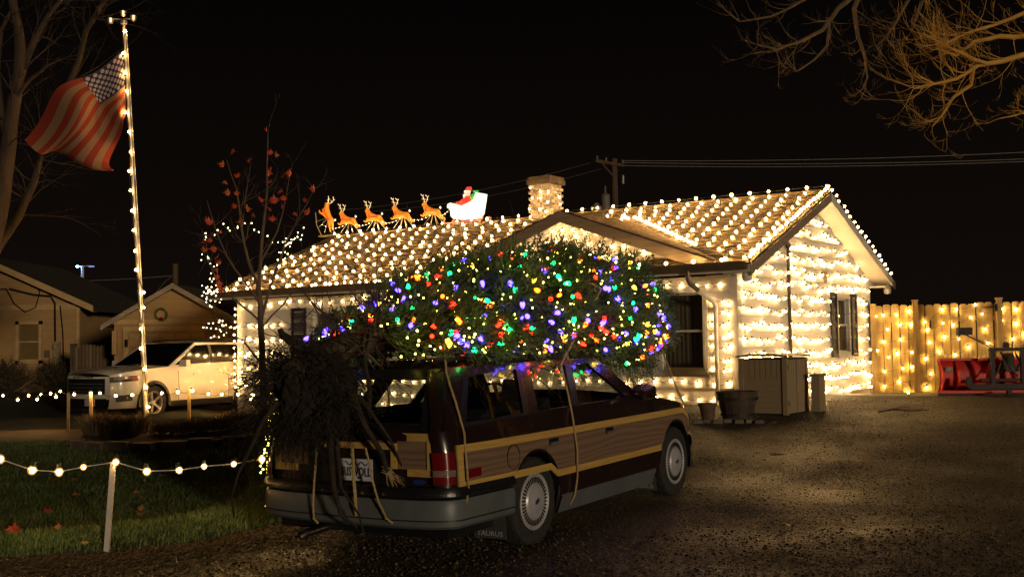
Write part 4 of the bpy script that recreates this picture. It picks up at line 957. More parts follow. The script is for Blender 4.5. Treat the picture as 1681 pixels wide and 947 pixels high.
for i in range(6):
    th = thing('mini_light_string', names[i], 'string lights', CM, 'tiny warm strings on the roof tree'); pts = []
    for k in range(72):
        f = k/71; ang = .7+3.5*abs(((f*5) % 2)-1); xx = -1.0+i*.71+f*.9+jit(.10)
        p = crown_pt(min(3.38, max(-1.2, xx)), ang+jit(.15), 1.04+jit(.03)); p += V((noise.noise(p*2.2), noise.noise(p*2.2+V((7, 0, 0))), noise.noise(p*2.2+V((0, 7, 0)))))*.11; pts.append(p)
    mb = MB(); mb.tube(pts, .002, 3); mb.build('wire', M_wire, th)
    for p in pts: put('bulb', B_tmini, th, M=T(*p) @ Matrix.Scale(random.uniform(.8, 1.2), 4))
# a string trailing down beside the rear corner
pts = [at(px+jit(6), py, 8.55) for px, py in zip(np.linspace(452, 432, 26), np.linspace(640, 775, 26))]
light_string('mini_light_string', 'tiny lights trailing to the lawn left of the wagon bumper', pts, B_tmini, wr=.002, sag=0)
# ropes
M_rope = mat('rope', (.42, .31, .13), (.30, .21, .08), 60, .8)
inv = CM.inverted()
def on_side(px, py, d=.03):
    n = CM.to_3x3() @ V((0, 1, 0)); r = ray(px, py); q = at(px, py, 9.0)
    for _ in range(6):
        L = inv @ q; tgt = -(lat(min(3.5, max(-1.13, L.x)), min(1.0, max(.2, L.z))) if L.z < .95 else .825-.205*min(1.2, (L.z-.955)/.395))-d
        k = (tgt-L.y)/((inv.to_3x3() @ r).y); q = q+r*k
    return inv @ q
def on_tail(px, py, X):
    r = ray(px, py); q = at(px, py, 8.0); L = inv @ q; return L+(inv.to_3x3() @ r)*((X-L.x)/((inv.to_3x3() @ r).x))
def rope(label, pts, r=.008):
    th = thing('tie_rope', label, 'rope', CM, 'ropes tying the tree down')
    P = [pts[0]]
    for a, b in zip(pts, pts[1:]): P += [a+(b-a)*.5+V((jit(.004), 0, jit(.004))), b]
    m1 = MB(); m1.tube(P, r, 6); m1.build('strand', M_rope, th, smooth=60)
    m2 = MB(); tot = []
    for a, b in zip(P, P[1:]):
        for k in range(6): tot.append(a+(b-a)*k/6)
    m2.tube([p+V((math.cos(i*1.3), math.sin(i*1.3), math.sin(i*1.3+1)))*r*.75 for i, p in enumerate(tot)], r*.5, 4); m2.build('twist', M_rope, th)
    return th
rope('rope from the tree down past the rear side window to the bumper', [crown_pt(-.75, 2.6, 1.02)]+[on_side(*p) for p in ((733, 612), (748, 660), (762, 710), (766, 760), (769, 800), (764, 835))]+[on_side(752, 862, .02)])
rope('rope over the rear door handle down to the sill', [crown_pt(.9, 2.2, 1.04), crown_pt(1.0, 2.8, 1.06)]+[on_side(*p) for p in ((921, 598), (931, 640), (941, 690), (948, 740), (948, 780), (944, 810))]+[on_side(936, 828, .02)])
rope('taut rope from the tree front down to the bonnet edge', [crown_pt(2.9, 3.3, 1.0), inv @ at(1085, 570, 10.6), inv @ at(1105, 622, 10.9), inv @ at(1122, 662, 11.1)])
rope('thin rope hanging behind the far side of the bonnet', [crown_pt(2.9, 3.6, .9), inv @ at(1027, 610, 11.2), inv @ at(1032, 632, 11.25)], .005)
rope('rope hanging in a loop across the right of the rear bumper', [on_tail(600, 735, -1.3)]+[on_tail(*p) for p in ((612, 790, -1.25), (622, 825, -1.24), (634, 850, -1.22), (645, 858, -1.2))])
rope('rope tied straight down the left of the rear bumper', [on_tail(520, 730, -1.3)]+[on_tail(*p) for p in ((516, 790, -1.25), (514, 825, -1.25), (515, 850, -1.22), (522, 858, -1.18))])
for s_, lab in (((578, 745, 584, 860), 'yellow and black rope hanging down over the number plate'),):
    rope(lab, [on_tail(578, 735, -1.30), on_tail(581, 790, -1.25), on_tail(584, 830, -1.25), on_tail(584, 845, -1.2)], .012)
# ============================================================ BESIDE THE HOUSE
HI = HM.inverted()
M_shed = mat('shed_plastic', (.31, .23, .14), (.27, .20, .115), 5, .55, bump=.12, bscale=90, stretch=(1, 1, 6)); M_lid = mat('shed_lid', (.26, .19, .115), None, 6, .5)
def hf(px, py):
    g = ground(px, py); L = HI @ g; return g, L
g, L = hf(1293, 683)
SM = T(*g) @ Matrix.Rotation(-YAW, 4, 'Z')
shed = thing('storage_shed', 'tan plastic garden storage box with two panelled doors by the gable wall', 'storage shed', SM)
SWd, SDp, SH = .74, .84, .84
mb = MB(); mb.box((-SWd/2, SDp/2, SH/2), (SWd-.05, SDp-.05, SH-.02)); mb.build('box_body', M_dark, shed)
def shed_panel(nm, fn, a0, a1, parent=shed, groove=True):
    mb = MB(); zt = SH*.62; n = 6
    for k in range(n):                                            # horizontal laps
        z0 = .03+(zt-.03)*k/n; z1 = .03+(zt-.03)*(k+1)/n
        mb.prism([(a0, z0), (a1, z0), (a1, z1-.006), (a0, z1-.006)], .0, .014, fn)
        mb.prism([(a0, z1-.006), (a1, z1-.006), (a1, z1), (a0, z1)], .0, .004, fn)
    p = parent and mb.build(nm, M_shed, parent); nv_ = max(4, int((a1-a0)/.075))
    for k in range(nv_):
        u0 = a0+(a1-a0)*k/nv_; u1 = a0+(a1-a0)*(k+1)/nv_
        q = MB(); q.prism([(u0+.004, zt+.02), (u1-.004, zt+.02), (u1-.004, SH-.03), (u0+.004, SH-.03)], 0, .012, fn); q.build('slat', M_shed, p)
    q = MB(); q.prism([(a0, zt), (a1, zt), (a1, zt+.02), (a0, zt+.02)], 0, .018, fn); q.build('rail', M_shed, p)
    return p
shed_panel('side_panel', lambda u, v, d: V((u, .025-d, v)), -SWd+.07, -.07)
sd1 = shed_panel('shed_door', lambda u, v, d: V((-.025+d, u, v)), .07, .40); sd2 = shed_panel('shed_door', lambda u, v, d: V((-.025+d, u, v)), .43, .77)
for x, y in ((-.03, .03), (-SWd+.035, .03), (-.03, SDp-.035)):
    mb = MB(); mb.box((x, y, SH/2), (.07, .07, SH-.02)); mb.build('corner_post', M_shed, shed)
for z in (.18, .70):
    mb = MB(); mb.box((-.003, .055, z), (.02, .03, .07)); mb.build('hinge', M_black, shed)
mb = MB(); R = [[V((-SWd-.03+(SWd+.06)*k/8, y, SH+.03*math.sin(PI*k/8)+dz)) for k in range(9)] for y, dz in ((-.04, 0), (-.04, .03), (SDp+.04, .03), (SDp+.04, 0))]; mb.grid(R, closed=False); mb.build('shed_lid', M_lid, shed, smooth=30)
g, L = hf(1346, 676)
bn = thing('utility_bin', 'narrow tan plastic bin behind the storage box doors', 'bin', T(*g) @ Matrix.Rotation(-YAW, 4, 'Z'))
mb = MB(); mb.box((-.06, .12, .26), (.13, .26, .52), taper=.92); mb.build('bin_body', M_shed, bn); mb = MB(); mb.box((-.06, .12, .54), (.15, .3, .04)); mb.build('bin_lid', M_lid, bn)
# half barrel and flower pot
M_stave = mat('barrel_stave', (.085, .055, .032), (.045, .03, .018), 6, .85, bump=.5, bscale=40, stretch=(5, 5, .5), rand=.3); M_hoop = mat('barrel_hoop', (.05, .042, .036), None, 20, .6, metal=.6)
g = ground(1211, 689); bar = thing('barrel_planter', 'dark wooden half barrel planter beside the tan storage box', 'planter', g)
mb = MB(); mb.add([(.155, -.038, 0), (.155, .038, 0), (.225, .052, .36), (.225, -.052, .36), (.13, -.032, 0), (.13, .032, 0), (.20, .046, .36), (.20, -.046, .36)], [(0, 1, 2, 3), (7, 6, 5, 4), (0, 4, 5, 1), (3, 2, 6, 7), (0, 3, 7, 4), (1, 5, 6, 2)]); stv = mb.mesh('stave', M_stave)
for k in range(14): put('stave', stv, bar, M=Matrix.Rotation(2*PI*k/14, 4, 'Z') @ Matrix.Diagonal((1.27, 1.27, 1.12, 1)))
for z, r in ((.08, .232), (.30, .284)):
    mb = MB(); mb.lathe([(r, z-.02), (r+.006, z-.02), (r+.012, z+.02), (r+.004, z+.02)], 24); mb.build('hoop', M_hoop, bar, smooth=40)
mb = MB(); mb.lathe([(.001, .33), (.22, .32)], 16); mb.build('potting_soil', mat('pot_soil', (.03, .02, .012), None, 20, 1, bump=.8), bar)
g = ground(1162, 690); pot = thing('flower_pot', 'small brown flower pot left of the half barrel planter', 'flower pot', g)
mb = MB(); mb.lathe([(.001, 0), (.085, 0), (.12, .20), (.135, .20), (.14, .245), (.12, .245), (.115, .19), (.001, .18)], 20); mb.build('pot_body', mat('pot_clay', (.12, .065, .035), (.08, .045, .025), 9, .8), pot, smooth=30)
M_paver = mat('paver', (.14, .11, .08), (.09, .07, .05), 6, .9, bump=.5, bscale=40, rand=.3)
for k in range(8):
    g = ground(1128+k*17, 693.5+(k % 2)); mb = MB(); mb.box((0, 0, .02), (.13, .13, .05), Matrix.Rotation(-.1+jit(.2), 3, 'Z'), taper=.9)
    put('edging_paver', mb.mesh('edging_paver', M_paver), M=T(*g), label=ORD[k]+' stone paver from the left in the row under the barrel and pot', cat='paver', group='pavers by the barrel')
# ============================================================ FENCE
M_plank = mat('cedar_plank', (.44, .31, .12), (.30, .20, .07), 3, .75, bump=.25, bscale=25, stretch=(6, 6, .6), rand=.16)
FA = at(1433, 646, 23.0); FB = at(1850, 655, 21.6); FA.z = .37; FB.z = .36
fdir = (FB-FA); FL = fdir.length; fdir.normalize(); FM = Matrix((( fdir.x, -fdir.y, 0, FA.x), (fdir.y, fdir.x, 0, FA.y), (0, 0, 1, FA.z), (0, 0, 0, 1)))
fence = thing('privacy_fence', 'tall dog eared cedar plank fence hung with warm bulbs', 'fence', FM)
PW = .148; ln = []
for var in range(4):
    mb = MB(); h = 1.80+(0, .015, -.012, .006)[var]; mb.prism([(-PW/2, .03), (PW/2, .03), (PW/2, h-.03), (PW/2-.03, h), (-PW/2+.03, h), (-PW/2, h-.03)], -.009, .009, lambda u, v, d: V((u, d, v))); ln.append(mb.mesh('plank', M_plank))
k = 0; x = .16
while x < FL:
    put('plank', ln[random.randrange(4)], fence, M=T(x, jit(.005), 0) @ Matrix.Rotation(jit(.006), 4, 'Y')); x += PW+.012; k += 1
pm = MB(); pm.box((0, 0, .98), (.105, .105, 1.96), taper=1); pm.box((0, 0, 1.97), (.13, .13, .03)); pmesh = pm.mesh('post', M_plank)
for x, s in ((.05, .92), (.86, .955), (2.42, .955), (4.0, .95)): put('post', pmesh, fence, M=T(x, -.055, 0) @ Matrix.Diagonal((1, 1, s, 1)))
for z in (.35, 1.5):
    mb = MB(); mb.box((FL/2, .04, z), (FL, .04, .09)); mb.build('rail', M_plank, fence)
mb = MB(); mb.box((2.36, -.115, 1.70), (.05, .012, .14)); mb.prism([(2.34, 1.69), (2.34, 1.73), (2.12, 1.715), (2.12, 1.705)], -.125, -.115, lambda u, v, d: V((u, d, v))); mb.build('gate_hinge', M_black, fence)
mb = MB(); mb.box((1.14, -.02, 1.40), (.03, .03, .16)); mb.build('gate_latch', M_black, fence)
FN = V((-fdir.y, fdir.x, 0))
def on_fence(px, py, off=-.05):
    r = ray(px, py); o = V((0, 0, CZ)); D = ((FA+FN*off-o).dot(FN))/r.dot(FN); return o+r*D
F1 = [(1437, 519), (1450, 517), (1471, 516), (1492, 511), (1518, 528), (1547, 508), (1570, 508), (1601, 500), (1612, 515), (1645, 507), (1668, 507)]
F2 = [(1436, 548), (1457, 540), (1477, 533), (1495, 532), (1522, 541), (1548, 530), (1565, 533), (1594, 521), (1617, 540), (1645, 526), (1668, 531), (1682, 548)]
F3 = [(1440, 575), (1451, 561), (1479, 557), (1503, 554), (1526, 562), (1550, 553), (1574, 556), (1589, 545), (1622, 563), (1639, 551), (1663, 556)]
F4 = [(1459, 586), (1473, 580), (1497, 578), (1520, 588), (1542, 577), (1568, 582), (1590, 570), (1610, 590), (1667, 580)]
F5 = [(1438, 616), (1452, 609), (1482, 604), (1497, 602), (1528, 613), (1522, 636), (1504, 624), (1476, 626), (1452, 634), (1491, 644)]
for f, lab in zip((F1, F2, F3, F4, F5), ('topmost', 'second from the top', 'middle', 'second from the bottom', 'lowest')):
    light_string('fence_light_string', 'zigzag string of warm bulbs on the cedar fence, '+lab, [on_fence(*p) for p in f], B_fence, 'bulb strings on the cedar fence', wr=.004, sag=.02)
# ============================================================ SNOW PLOUGH
M_red = mat('plough_red', (.62, .03, .016), (.46, .02, .012), 3, .55, bump=.15, bscale=30); M_iron = mat('black_iron', (.016, .013, .011), (.03, .02, .013), 8, .7, metal=0, bump=.2, bscale=40)
g = ground(1545, 650); PM = T(g.x, g.y, g.z) @ Matrix.Rotation(-.05, 4, 'Z')
plow = thing('snow_plough', 'red snow plough blade with black mounting frame parked at the fence', 'snow plough', PM)
PLW, PLH = 2.5, .62
mb = MB(); arcp = [(-.02+.20*(1-math.cos(a))-.1, .06+PLH*(1-math.cos((a+.02)))/1.0) for a in np.linspace(0, 1.5, 9)]
prof = [(.22-.30*math.sin(PI*.5*t), .05+(PLH-.05)*t) for t in np.linspace(0, 1, 9)]; prof = [(.02+.24*(t-.5)**2*2, .05+(PLH-.05)*t) for t in np.linspace(0, 1, 9)]
mb.grid([[V((x, y, z)) for y, z in prof] for x in (0, PLW)]); mb.grid([[V((x, y+.012, z)) for y, z in prof] for x in (0, PLW)]); mb.build('moldboard', M_red, plow, smooth=60)
for x in (.03, .30, .86, 1.50, 2.0, 2.45):
    mb = MB(); mb.prism([(y-.001, z) for y, z in prof]+[(prof[-1][0]-.04, PLH), (-.07, .45), (-.08, .25), (prof[0][0]-.10, .05)], x-.014, x+.014, lambda u, v, d: V((d, u, v))); mb.build('rib', M_red, plow)
for z, h in ((PLH+.012, .04), (.07, .05)):
    mb = MB(); mb.box((PLW/2, .05, z), (PLW+.02, .16, h)); mb.build('rail', M_red, plow)
mb = MB(); mb.box((PLW/2, .16, .03), (PLW, .02, .07)); mb.build('cutting_edge', M_iron, plow)
for x0, x1, z0, z1 in ((.09, .22, .42, .50),):
    mb = MB(); mb.box(((x0+x1)/2, .004, (z0+z1)/2), (x1-x0, .003, z1-z0)); mb.build('worn_decal', mat('decal', (.30, .26, .17), (.12, .08, .05), 30, .6), plow)
fr = thing('plough_mount', None, None); fr.parent = plow; fr.matrix_local = T(.72, -.34, 0)
def part_bars(nm, bars, m=M_iron, par=fr):
    mb = MB()
    for a, b, wd in bars: mb.bar(a, b, wd, wd)
    return mb.build(nm, m, par)
part_bars('upright', [((.05, 0, .22), (.05, 0, .80), .07)]); part_bars('upright', [((.56, 0, .22), (.56, 0, .80), .07)]); part_bars('crossbar', [((.0, 0, .80), (.61, 0, .80), .055)])
part_bars('lower_beam', [((-.35, -.05, .17), (.95, -.05, .17), .09)]); part_bars('lower_beam', [((-.15, .02, .28), (.75, .02, .28), .05)])
part_bars('hook_arm', [((-.35, -.05, .15), (-.38, -.05, .34), .08)]); part_bars('hook_arm', [((.95, -.05, .15), (.98, -.05, .34), .08)])
part_bars('push_arm', [((.1, 0, .2), (.25, .35, .15), .06)]); part_bars('push_arm', [((.52, 0, .2), (.4, .35, .15), .06)]); part_bars('brace', [((.05, 0, .30), (.30, .1, .62), .03)]); part_bars('brace', [((.62, 0, .74), (.78, .02, .22), .05)])
mb = MB(); mb.lathe([(.001, .42), (.09, .42), (.09, .72), (.05, .74), (.001, .74)], 14, c=(.34, .04, 0)); mb.box((.36, .02, .48), (.22, .18, .12)); mb.build('pump_motor', M_iron, fr, smooth=40)
mb = MB(); mb.tube([(.20, 0, .76), (.24, -.05, .62), (.33, -.07, .5), (.46, -.05, .34)], .018, 6); mb.build('hose', M_black, fr, smooth=60); mb = MB(); mb.tube([(.44, 0, .74), (.50, -.05, .58), (.42, -.07, .44)], .018, 6); mb.build('hose', M_black, fr, smooth=60)
mb = MB(); mb.lathe([(.001, .83), (.05, .83), (.05, .90), (.03, .93), (.001, .93)], 12, c=(.29, 0, 0)); mb.build('valve_cap', M_iron, fr, smooth=40)
mb = MB(); mb.box((.30, -.06, .05), (.08, .08, .10)); mb.bar((.22, -.1, .01), (.5, -.1, .05), .05, .02); mb.lathe([(.12, 0), (.1, .03), (.001, .04)], 12, c=(.34, -.06, 0)); mb.build('jack_stand', M_iron, fr)
for s, x in ((-1, -.38), (1, 1.0)):
    part_bars('lamp_arm', [((.06 if s < 0 else .56, 0, .82), (x, 0, 1.06), .018), ((.10 if s < 0 else .52, 0, .84), (x+.04*s, 0, 1.08), .014)])
    mb = MB(); mb.box((x-.02, 0, 1.12), (.24, .12, .13)); mb.box((x-.02, -.064, 1.12), (.08, .012, .09)); mb.build('plough_lamp', M_iron, fr)
g = ground(1478, 677); th = thing('fallen_branch', 'dark fallen branch lying on the gravel in front of the fence', 'branch', g)
mb = MB(); mb.tube([V((-.35, -.1, .02)), V((-.1, 0, .05)), V((.1, -.05, .03)), V((.42, .02, .03))], [.012, .02, .018, .008], 6); mb.build('stick', M_bark, th); mb = MB(); mb.tube([V((-.1, 0, .05)), V((.05, .1, .08)), V((.2, .12, .06))], [.01, .008, .004], 5); mb.build('twig', M_bark, th)

# ============================================================ FLAGPOLE, FLAG
M_alu = mat('pole_aluminium', (.52, .46, .36), (.44, .39, .30), 6, .35, metal=.6)
FD = 17.3; P0 = at(243, 702, FD); P1 = at(203.5, 40, FD); pd = P1-P0
pole = thing('flagpole', 'tall leaning metal flagpole wound with warm bulbs in the garden bed', 'flagpole', P0)
mb = MB(); mb.tube([V((0, 0, -.2)), pd*.35, pd*.7, pd], [.036, .034, .027, .021], 12); mb.build('pole', M_alu, pole, smooth=60)
for f in (.33, .62):
    mb = MB(); mb.tube([pd*f, pd*(f+.008)], .041, 12); mb.build('joint_sleeve', M_alu, pole)
mb = MB(); mb.tube([pd, pd+V((0, 0, .05))], .05, 10); mb.tube([pd+V((-.2, 0, .08)), pd+V((.14, .06, .10))], .010, 6)
for q in (V((-.21, 0, .05)), V((.13, .05, .10)), V((.02, -.1, .13))): mb.lathe([(.001, -.05), (.04, -.03), (.05, .04), (.02, .05)], 8, c=pd+q)
mb.build('spinning_finial', M_alu, pole, smooth=40)
mb = MB(); mb.tube([pd*.98+V((.04, -.02, 0)), pd*.5+V((.05, -.03, 0)), pd*.12+V((.045, -.04, 0))], .005, 4); mb.build('halyard', M_wirew, pole)
BP = [(205, 52), (203, 88), (205, 120), (208, 150), (205, 185), (212, 217), (214, 250), (212, 281), (214, 313), (217, 346), (219, 378), (222, 412), (223, 443), (236, 480), (236, 505), (231, 540), (231, 572), (237, 606), (240, 636), (244, 668)]
light_string('pole_light_string', 'string of warm bulbs running up the leaning flagpole', [at(x, y, FD-.07) for x, y in BP], B_yard, sag=0, hang=False)
Mf = bpy.data.materials.new('flag_cloth'); Mf.use_nodes = True
nt = Mf.node_tree; n = nt.nodes; LK = nt.links; b = n['Principled BSDF']; b.inputs['Roughness'].default_value = .85
uvn = n.new('ShaderNodeUVMap'); sx = n.new('ShaderNodeSeparateXYZ'); LK.new(uvn.outputs[0], sx.inputs[0])
def mth(op, a, b_=None):
    m = n.new('ShaderNodeMath'); m.operation = op
    for i, q in enumerate((a, b_)):
        if q is None: continue
        if isinstance(q, (int, float)): m.inputs[i].default_value = q
        else: LK.new(q, m.inputs[i])
    return m.outputs[0]
U_, V_ = sx.outputs[0], sx.outputs[1]
stripe = mth('LESS_THAN', mth('FRACT', mth('MULTIPLY', V_, 6.5)), .5)          # 13 stripes, red at both edges
canton = mth('MULTIPLY', mth('LESS_THAN', U_, .40), mth('LESS_THAN', V_, 7/13))
cu_ = mth('DIVIDE', U_, .40); cv_ = mth('DIVIDE', V_, 7/13)
def dots(ox, oy, kx, ky):
    a = mth('SUBTRACT', mth('FRACT', mth('ADD', mth('MULTIPLY', cu_, kx), ox)), .5); c = mth('SUBTRACT', mth('FRACT', mth('ADD', mth('MULTIPLY', cv_, ky), oy)), .5)
    return mth('LESS_THAN', mth('ADD', mth('MULTIPLY', a, a), mth('MULTIPLY', c, c)), .075)
star = mth('MAXIMUM', dots(0, 0, 6, 5), mth('MULTIPLY', dots(.5, .5, 6, 5), mth('LESS_THAN', mth('ABSOLUTE', mth('SUBTRACT', cv_, .5)), .42)))
def mixc(f, a, b_):
    m = n.new('ShaderNodeMix'); m.data_type = 'RGBA'; LK.new(f, m.inputs[0])
    for i, q in ((6, a), (7, b_)):
        if isinstance(q, tuple): m.inputs[i].default_value = (*q, 1)
        else: LK.new(q, m.inputs[i])
    return m.outputs[2]
colr = mixc(canton, mixc(stripe, (.25, .13, .065), (.235, .022, .006)), mixc(star, (.02, .014, .05), (.4, .32, .30)))
LK.new(colr, b.inputs['Base Color']); b.inputs['Transmission Weight'].default_value = 0
q00, q10, q01, q11 = (203, 84), (36, 213), (207, 186), (172, 284)
nu, nvv = 44, 26; vs_ = []; uvs = []
for j in range(nvv+1):
    for i in range(nu+1):
        u, v = i/nu, j/nvv
        x = (q00[0]*(1-u)+q10[0]*u)*(1-v)+(q01[0]*(1-u)+q11[0]*u)*v; y = (q00[1]*(1-u)+q10[1]*u)*(1-v)+(q01[1]*(1-u)+q11[1]*u)*v
        y += 18*math.sin(u*7.5+v*2.6)*u*(1-.3*v)-16*math.sin(u*PI)*(1-v)*.6+9*math.sin(v*9)*u*u; x += 10*math.sin(u*9+v*5)*u+8*math.sin(v*7)*u
        p = at(x, y, FD-.03+.22*u*math.sin(u*8.5-v*3.0)+.10*u*math.sin(v*10+u*3)); vs_.append(p-P1); uvs.append((u, v))
mb = MB(); mb.add(vs_, [(j*(nu+1)+i, j*(nu+1)+i+1, (j+1)*(nu+1)+i+1, (j+1)*(nu+1)+i) for j in range(nvv) for i in range(nu)])
me = mb.mesh('flag', Mf, 'all', fix=False); ul = me.uv_layers.new(name='UVMap')
for lp in me.loops: ul.data[lp.index].uv = uvs[lp.vertex_index]
flag = put('flag', me, M=T(*P1), label='red white and blue striped flag blowing from the leaning flagpole', cat='flag')

# ============================================================ GARDEN BED
M_block = mat('edging_block', (.13, .10, .07), (.08, .06, .045), 6, .9, bump=.6, bscale=40, rand=.3)
bed = thing('garden_bed', 'raised garden bed with a low stone block edge round the flagpole', 'garden bed', V((0, 0, 0)))
arc_ = [(-6.2, 17.3), (-6.35, 16.6), (-6.15, 15.95), (-5.6, 15.55), (-4.8, 15.45), (-4.0, 15.5), (-3.3, 15.7)]
mb = MB(); mb.box((0, 0, .085), (.335, .2, .17), taper=.95); blk = mb.mesh('edging_block', M_block)
acc = 0
for (x0, y0), (x1, y1) in zip(arc_, arc_[1:]):
    L_ = math.hypot(x1-x0, y1-y0); d = .17-acc if acc else .17
    while d < L_:
        x, y = x0+(x1-x0)*d/L_, y0+(y1-y0)*d/L_; put('edging_block', blk, bed, M=T(x, y, gz(x, y)-.01) @ Matrix.Rotation(math.atan2(y1-y0, x1-x0)+jit(.04), 4, 'Z') @ Matrix.Diagonal((1, 1, random.uniform(.9, 1.08), 1))); d += .35
mb = MB(); rows = []
for y in np.linspace(15.55, 17.6, 12): rows.append([V((x, y, gz(x, y)+.13+.06*sm((y-15.5)/1.2)+.02*noise.noise(V((x*3, y*3, 0)))-(.2 if y > 17.55 else 0))) for x in np.linspace(-6.25, -3.2, 20)])
mb.grid(rows); mb.build('bed_soil', mat('bed_mulch', (.07, .045, .025), (.03, .02, .012), 12, 1, bump=.9, bscale=40), bed, smooth='all')
M_dry = mat('dry_grass', (.19, .125, .05), (.10, .065, .028), 5, .8); M_dryd = mat('dry_stems', (.10, .065, .035), (.05, .032, .02), 6, .9)
def tuft(label, x, y, z, n_, h, spread, m, name='ornamental_grass', cat='plant', lean=.5):
    th = thing(name, label, cat, V((x, y, z)), 'dry plants in the garden bed'); P = []; F = []
    for k in range(n_):
        a = random.uniform(0, 2*PI); r = random.random()**.7*spread; bx, by = math.cos(a)*r, math.sin(a)*r; hh = h*random.uniform(.45, 1); lx, ly = math.cos(a)*lean*hh*random.uniform(.1, 1)+jit(.06), math.sin(a)*lean*hh*random.uniform(.1, 1)+jit(.06); t = random.uniform(0, PI); wx, wy = math.cos(t)*.005, math.sin(t)*.005
        i = len(P); P += [(bx-wx, by-wy, 0), (bx+wx, by+wy, 0), (bx+lx*.45+wx, by+ly*.45+wy, hh*.65), (bx+lx*.45-wx, by+ly*.45-wy, hh*.65), (bx+lx, by+ly, hh*(1-.25*random.random()))]; F += [(i, i+1, i+2, i+3), (i+3, i+2, i+4)]
    mb = MB(); mb.v = P; mb.f = F; mb.mi = [0]*len(F); put('foliage', mb.mesh('foliage', m, fix=False), th); return th
for px, D, n_, h, sp, m, lab in ((165, 16.6, 900, .42, .22, M_dry, 'tall tan ornamental grass clump at the left end of the garden bed'), (200, 16.3, 900, .36, .24, M_dryd, 'brown grass clump between the back stake and the flagpole'), (222, 16.7, 600, .40, .16, M_dry, 'tan grass clump just left of the flagpole foot'),
                                 (275, 16.4, 700, .26, .24, M_dryd, 'low brown plant clump just right of the flagpole foot'), (320, 16.3, 800, .30, .26, M_dryd, 'brown plant clump below the back right stake'), (365, 16.2, 900, .32, .28, M_dryd, 'bushy brown plant clump left of the young maple'), (400, 16.5, 800, .38, .25, M_dry, 'tan plant clump at the right end of the garden bed')):
    x = ray(px, 700).x*D; tuft(lab, x, D, gz(x, D)+.16, n_, h, sp, m)
# leaf litter in the bed, lit by the strings
P = []; F = []
for k in range(1500):
    x = random.uniform(-5.2, -2.6); y = random.uniform(15.8, 20.5); z = gz(x, y)+(.22 if y < 17.5 else .02)+random.uniform(0, .03); a = random.uniform(0, 6); r = random.uniform(.02, .045); dx, dy = math.cos(a)*r, math.sin(a)*r; i = len(P)
    P += [(x+dx, y+dy, z), (x-dy, y+dx, z+jit(.02)), (x-dx, y-dy, z+jit(.02)), (x+dy, y-dx, z)]; F.append((i, i+1, i+2, i+3))
mb = MB(); mb.v = P; mb.f = F; mb.mi = [0]*len(F); put('leaf_litter', mb.mesh('leaf_litter', mat('leaf_litter', (.26, .11, .04), (.12, .06, .025), 3, .8), fix=False), kind='stuff')
# stakes and yard strings
M_stake = mat('white_stake', (.62, .58, .50), (.5, .46, .38), 5, .6); M_stakey = mat('pine_stake', (.50, .36, .16), (.4, .27, .11), 6, .7)
def stake(label, pb, pt, wd, m):
    th = thing('garden_stake', label, 'stake', pb, 'stakes holding the yard lights'); v = pt-pb; mb = MB(); mb.bar(V((0, 0, -.1)), v, wd, wd, up=(1, 0, 0)); mb.build('post', m, th); mb = MB(); mb.tube([v+V((0, -wd*.5, -.03)), v+V((.01, -wd*.9, .01)), v+V((.02, -wd*.5, .02))], .003, 5); mb.build('hook', M_wirew, th)
pb = ground(173, 908); D = pb.y; stake('white square stake at the front edge of the lawn', pb, at(186, 760, D), .034, M_stake)
NB = [(-42, 738), (0, 753), (53, 771), (97, 774), (137, 766), (190, 758), (241, 773), (294, 771), (335, 765), (384, 761), (430, 753), (452, 748)]
B_near = bulb_mesh('bulb', .030, lamp_mat('near_bulb', WARM, 160), seg=12)
light_string('yard_light_string', 'nearest string of warm bulbs swagged across the lawn from the white stake', [at(x, y, D-.03+(.0+.0035*max(0, x-190))) for x, y in NB], B_near, wire=M_wirew, wr=.0045, sag=.0, hang=True)
SB = {}
for px, py, pt, lab in ((112, 694, 645, 'short wooden stake at the front bumper of the white car'), (149, 708, 643, 'wooden stake left of the flagpole'), (310, 697, 640, 'wooden stake right of the flagpole')):
    pb = at(px, py, 17.0 if px > 120 else 19.5); pb.z = gz(pb.x, pb.y)+(.12 if px > 120 else 0); stake(lab, pb, at(px+.5, pt, pb.y), .04, M_stakey)
BB = [(-20, 651), (5, 649), (29, 656), (47, 649), (61, 655), (67, 647), (83, 646), (92, 651), (99, 642), (122, 647), (149, 645), (164, 645), (190, 649), (217, 648), (266, 645), (292, 643), (316, 641), (342, 646), (364, 647), (391, 647), (415, 648)]
light_string('yard_light_string', 'far string of warm bulbs across the yard in front of the white car', [at(x, y, 19.8 if x < 105 else 16.95) for x, y in BB], B_yard, wire=M_wire, wr=.004, sag=.03)
# bulbs on the ground beside the house end
pts = [at(x, y, 18.6) for x, y in ((398, 560), (403, 585), (396, 610), (404, 632), (412, 655), (440, 690))]
light_string('yard_light_string', 'string of bulbs hanging at the house corner behind the roots', pts, B_yard)

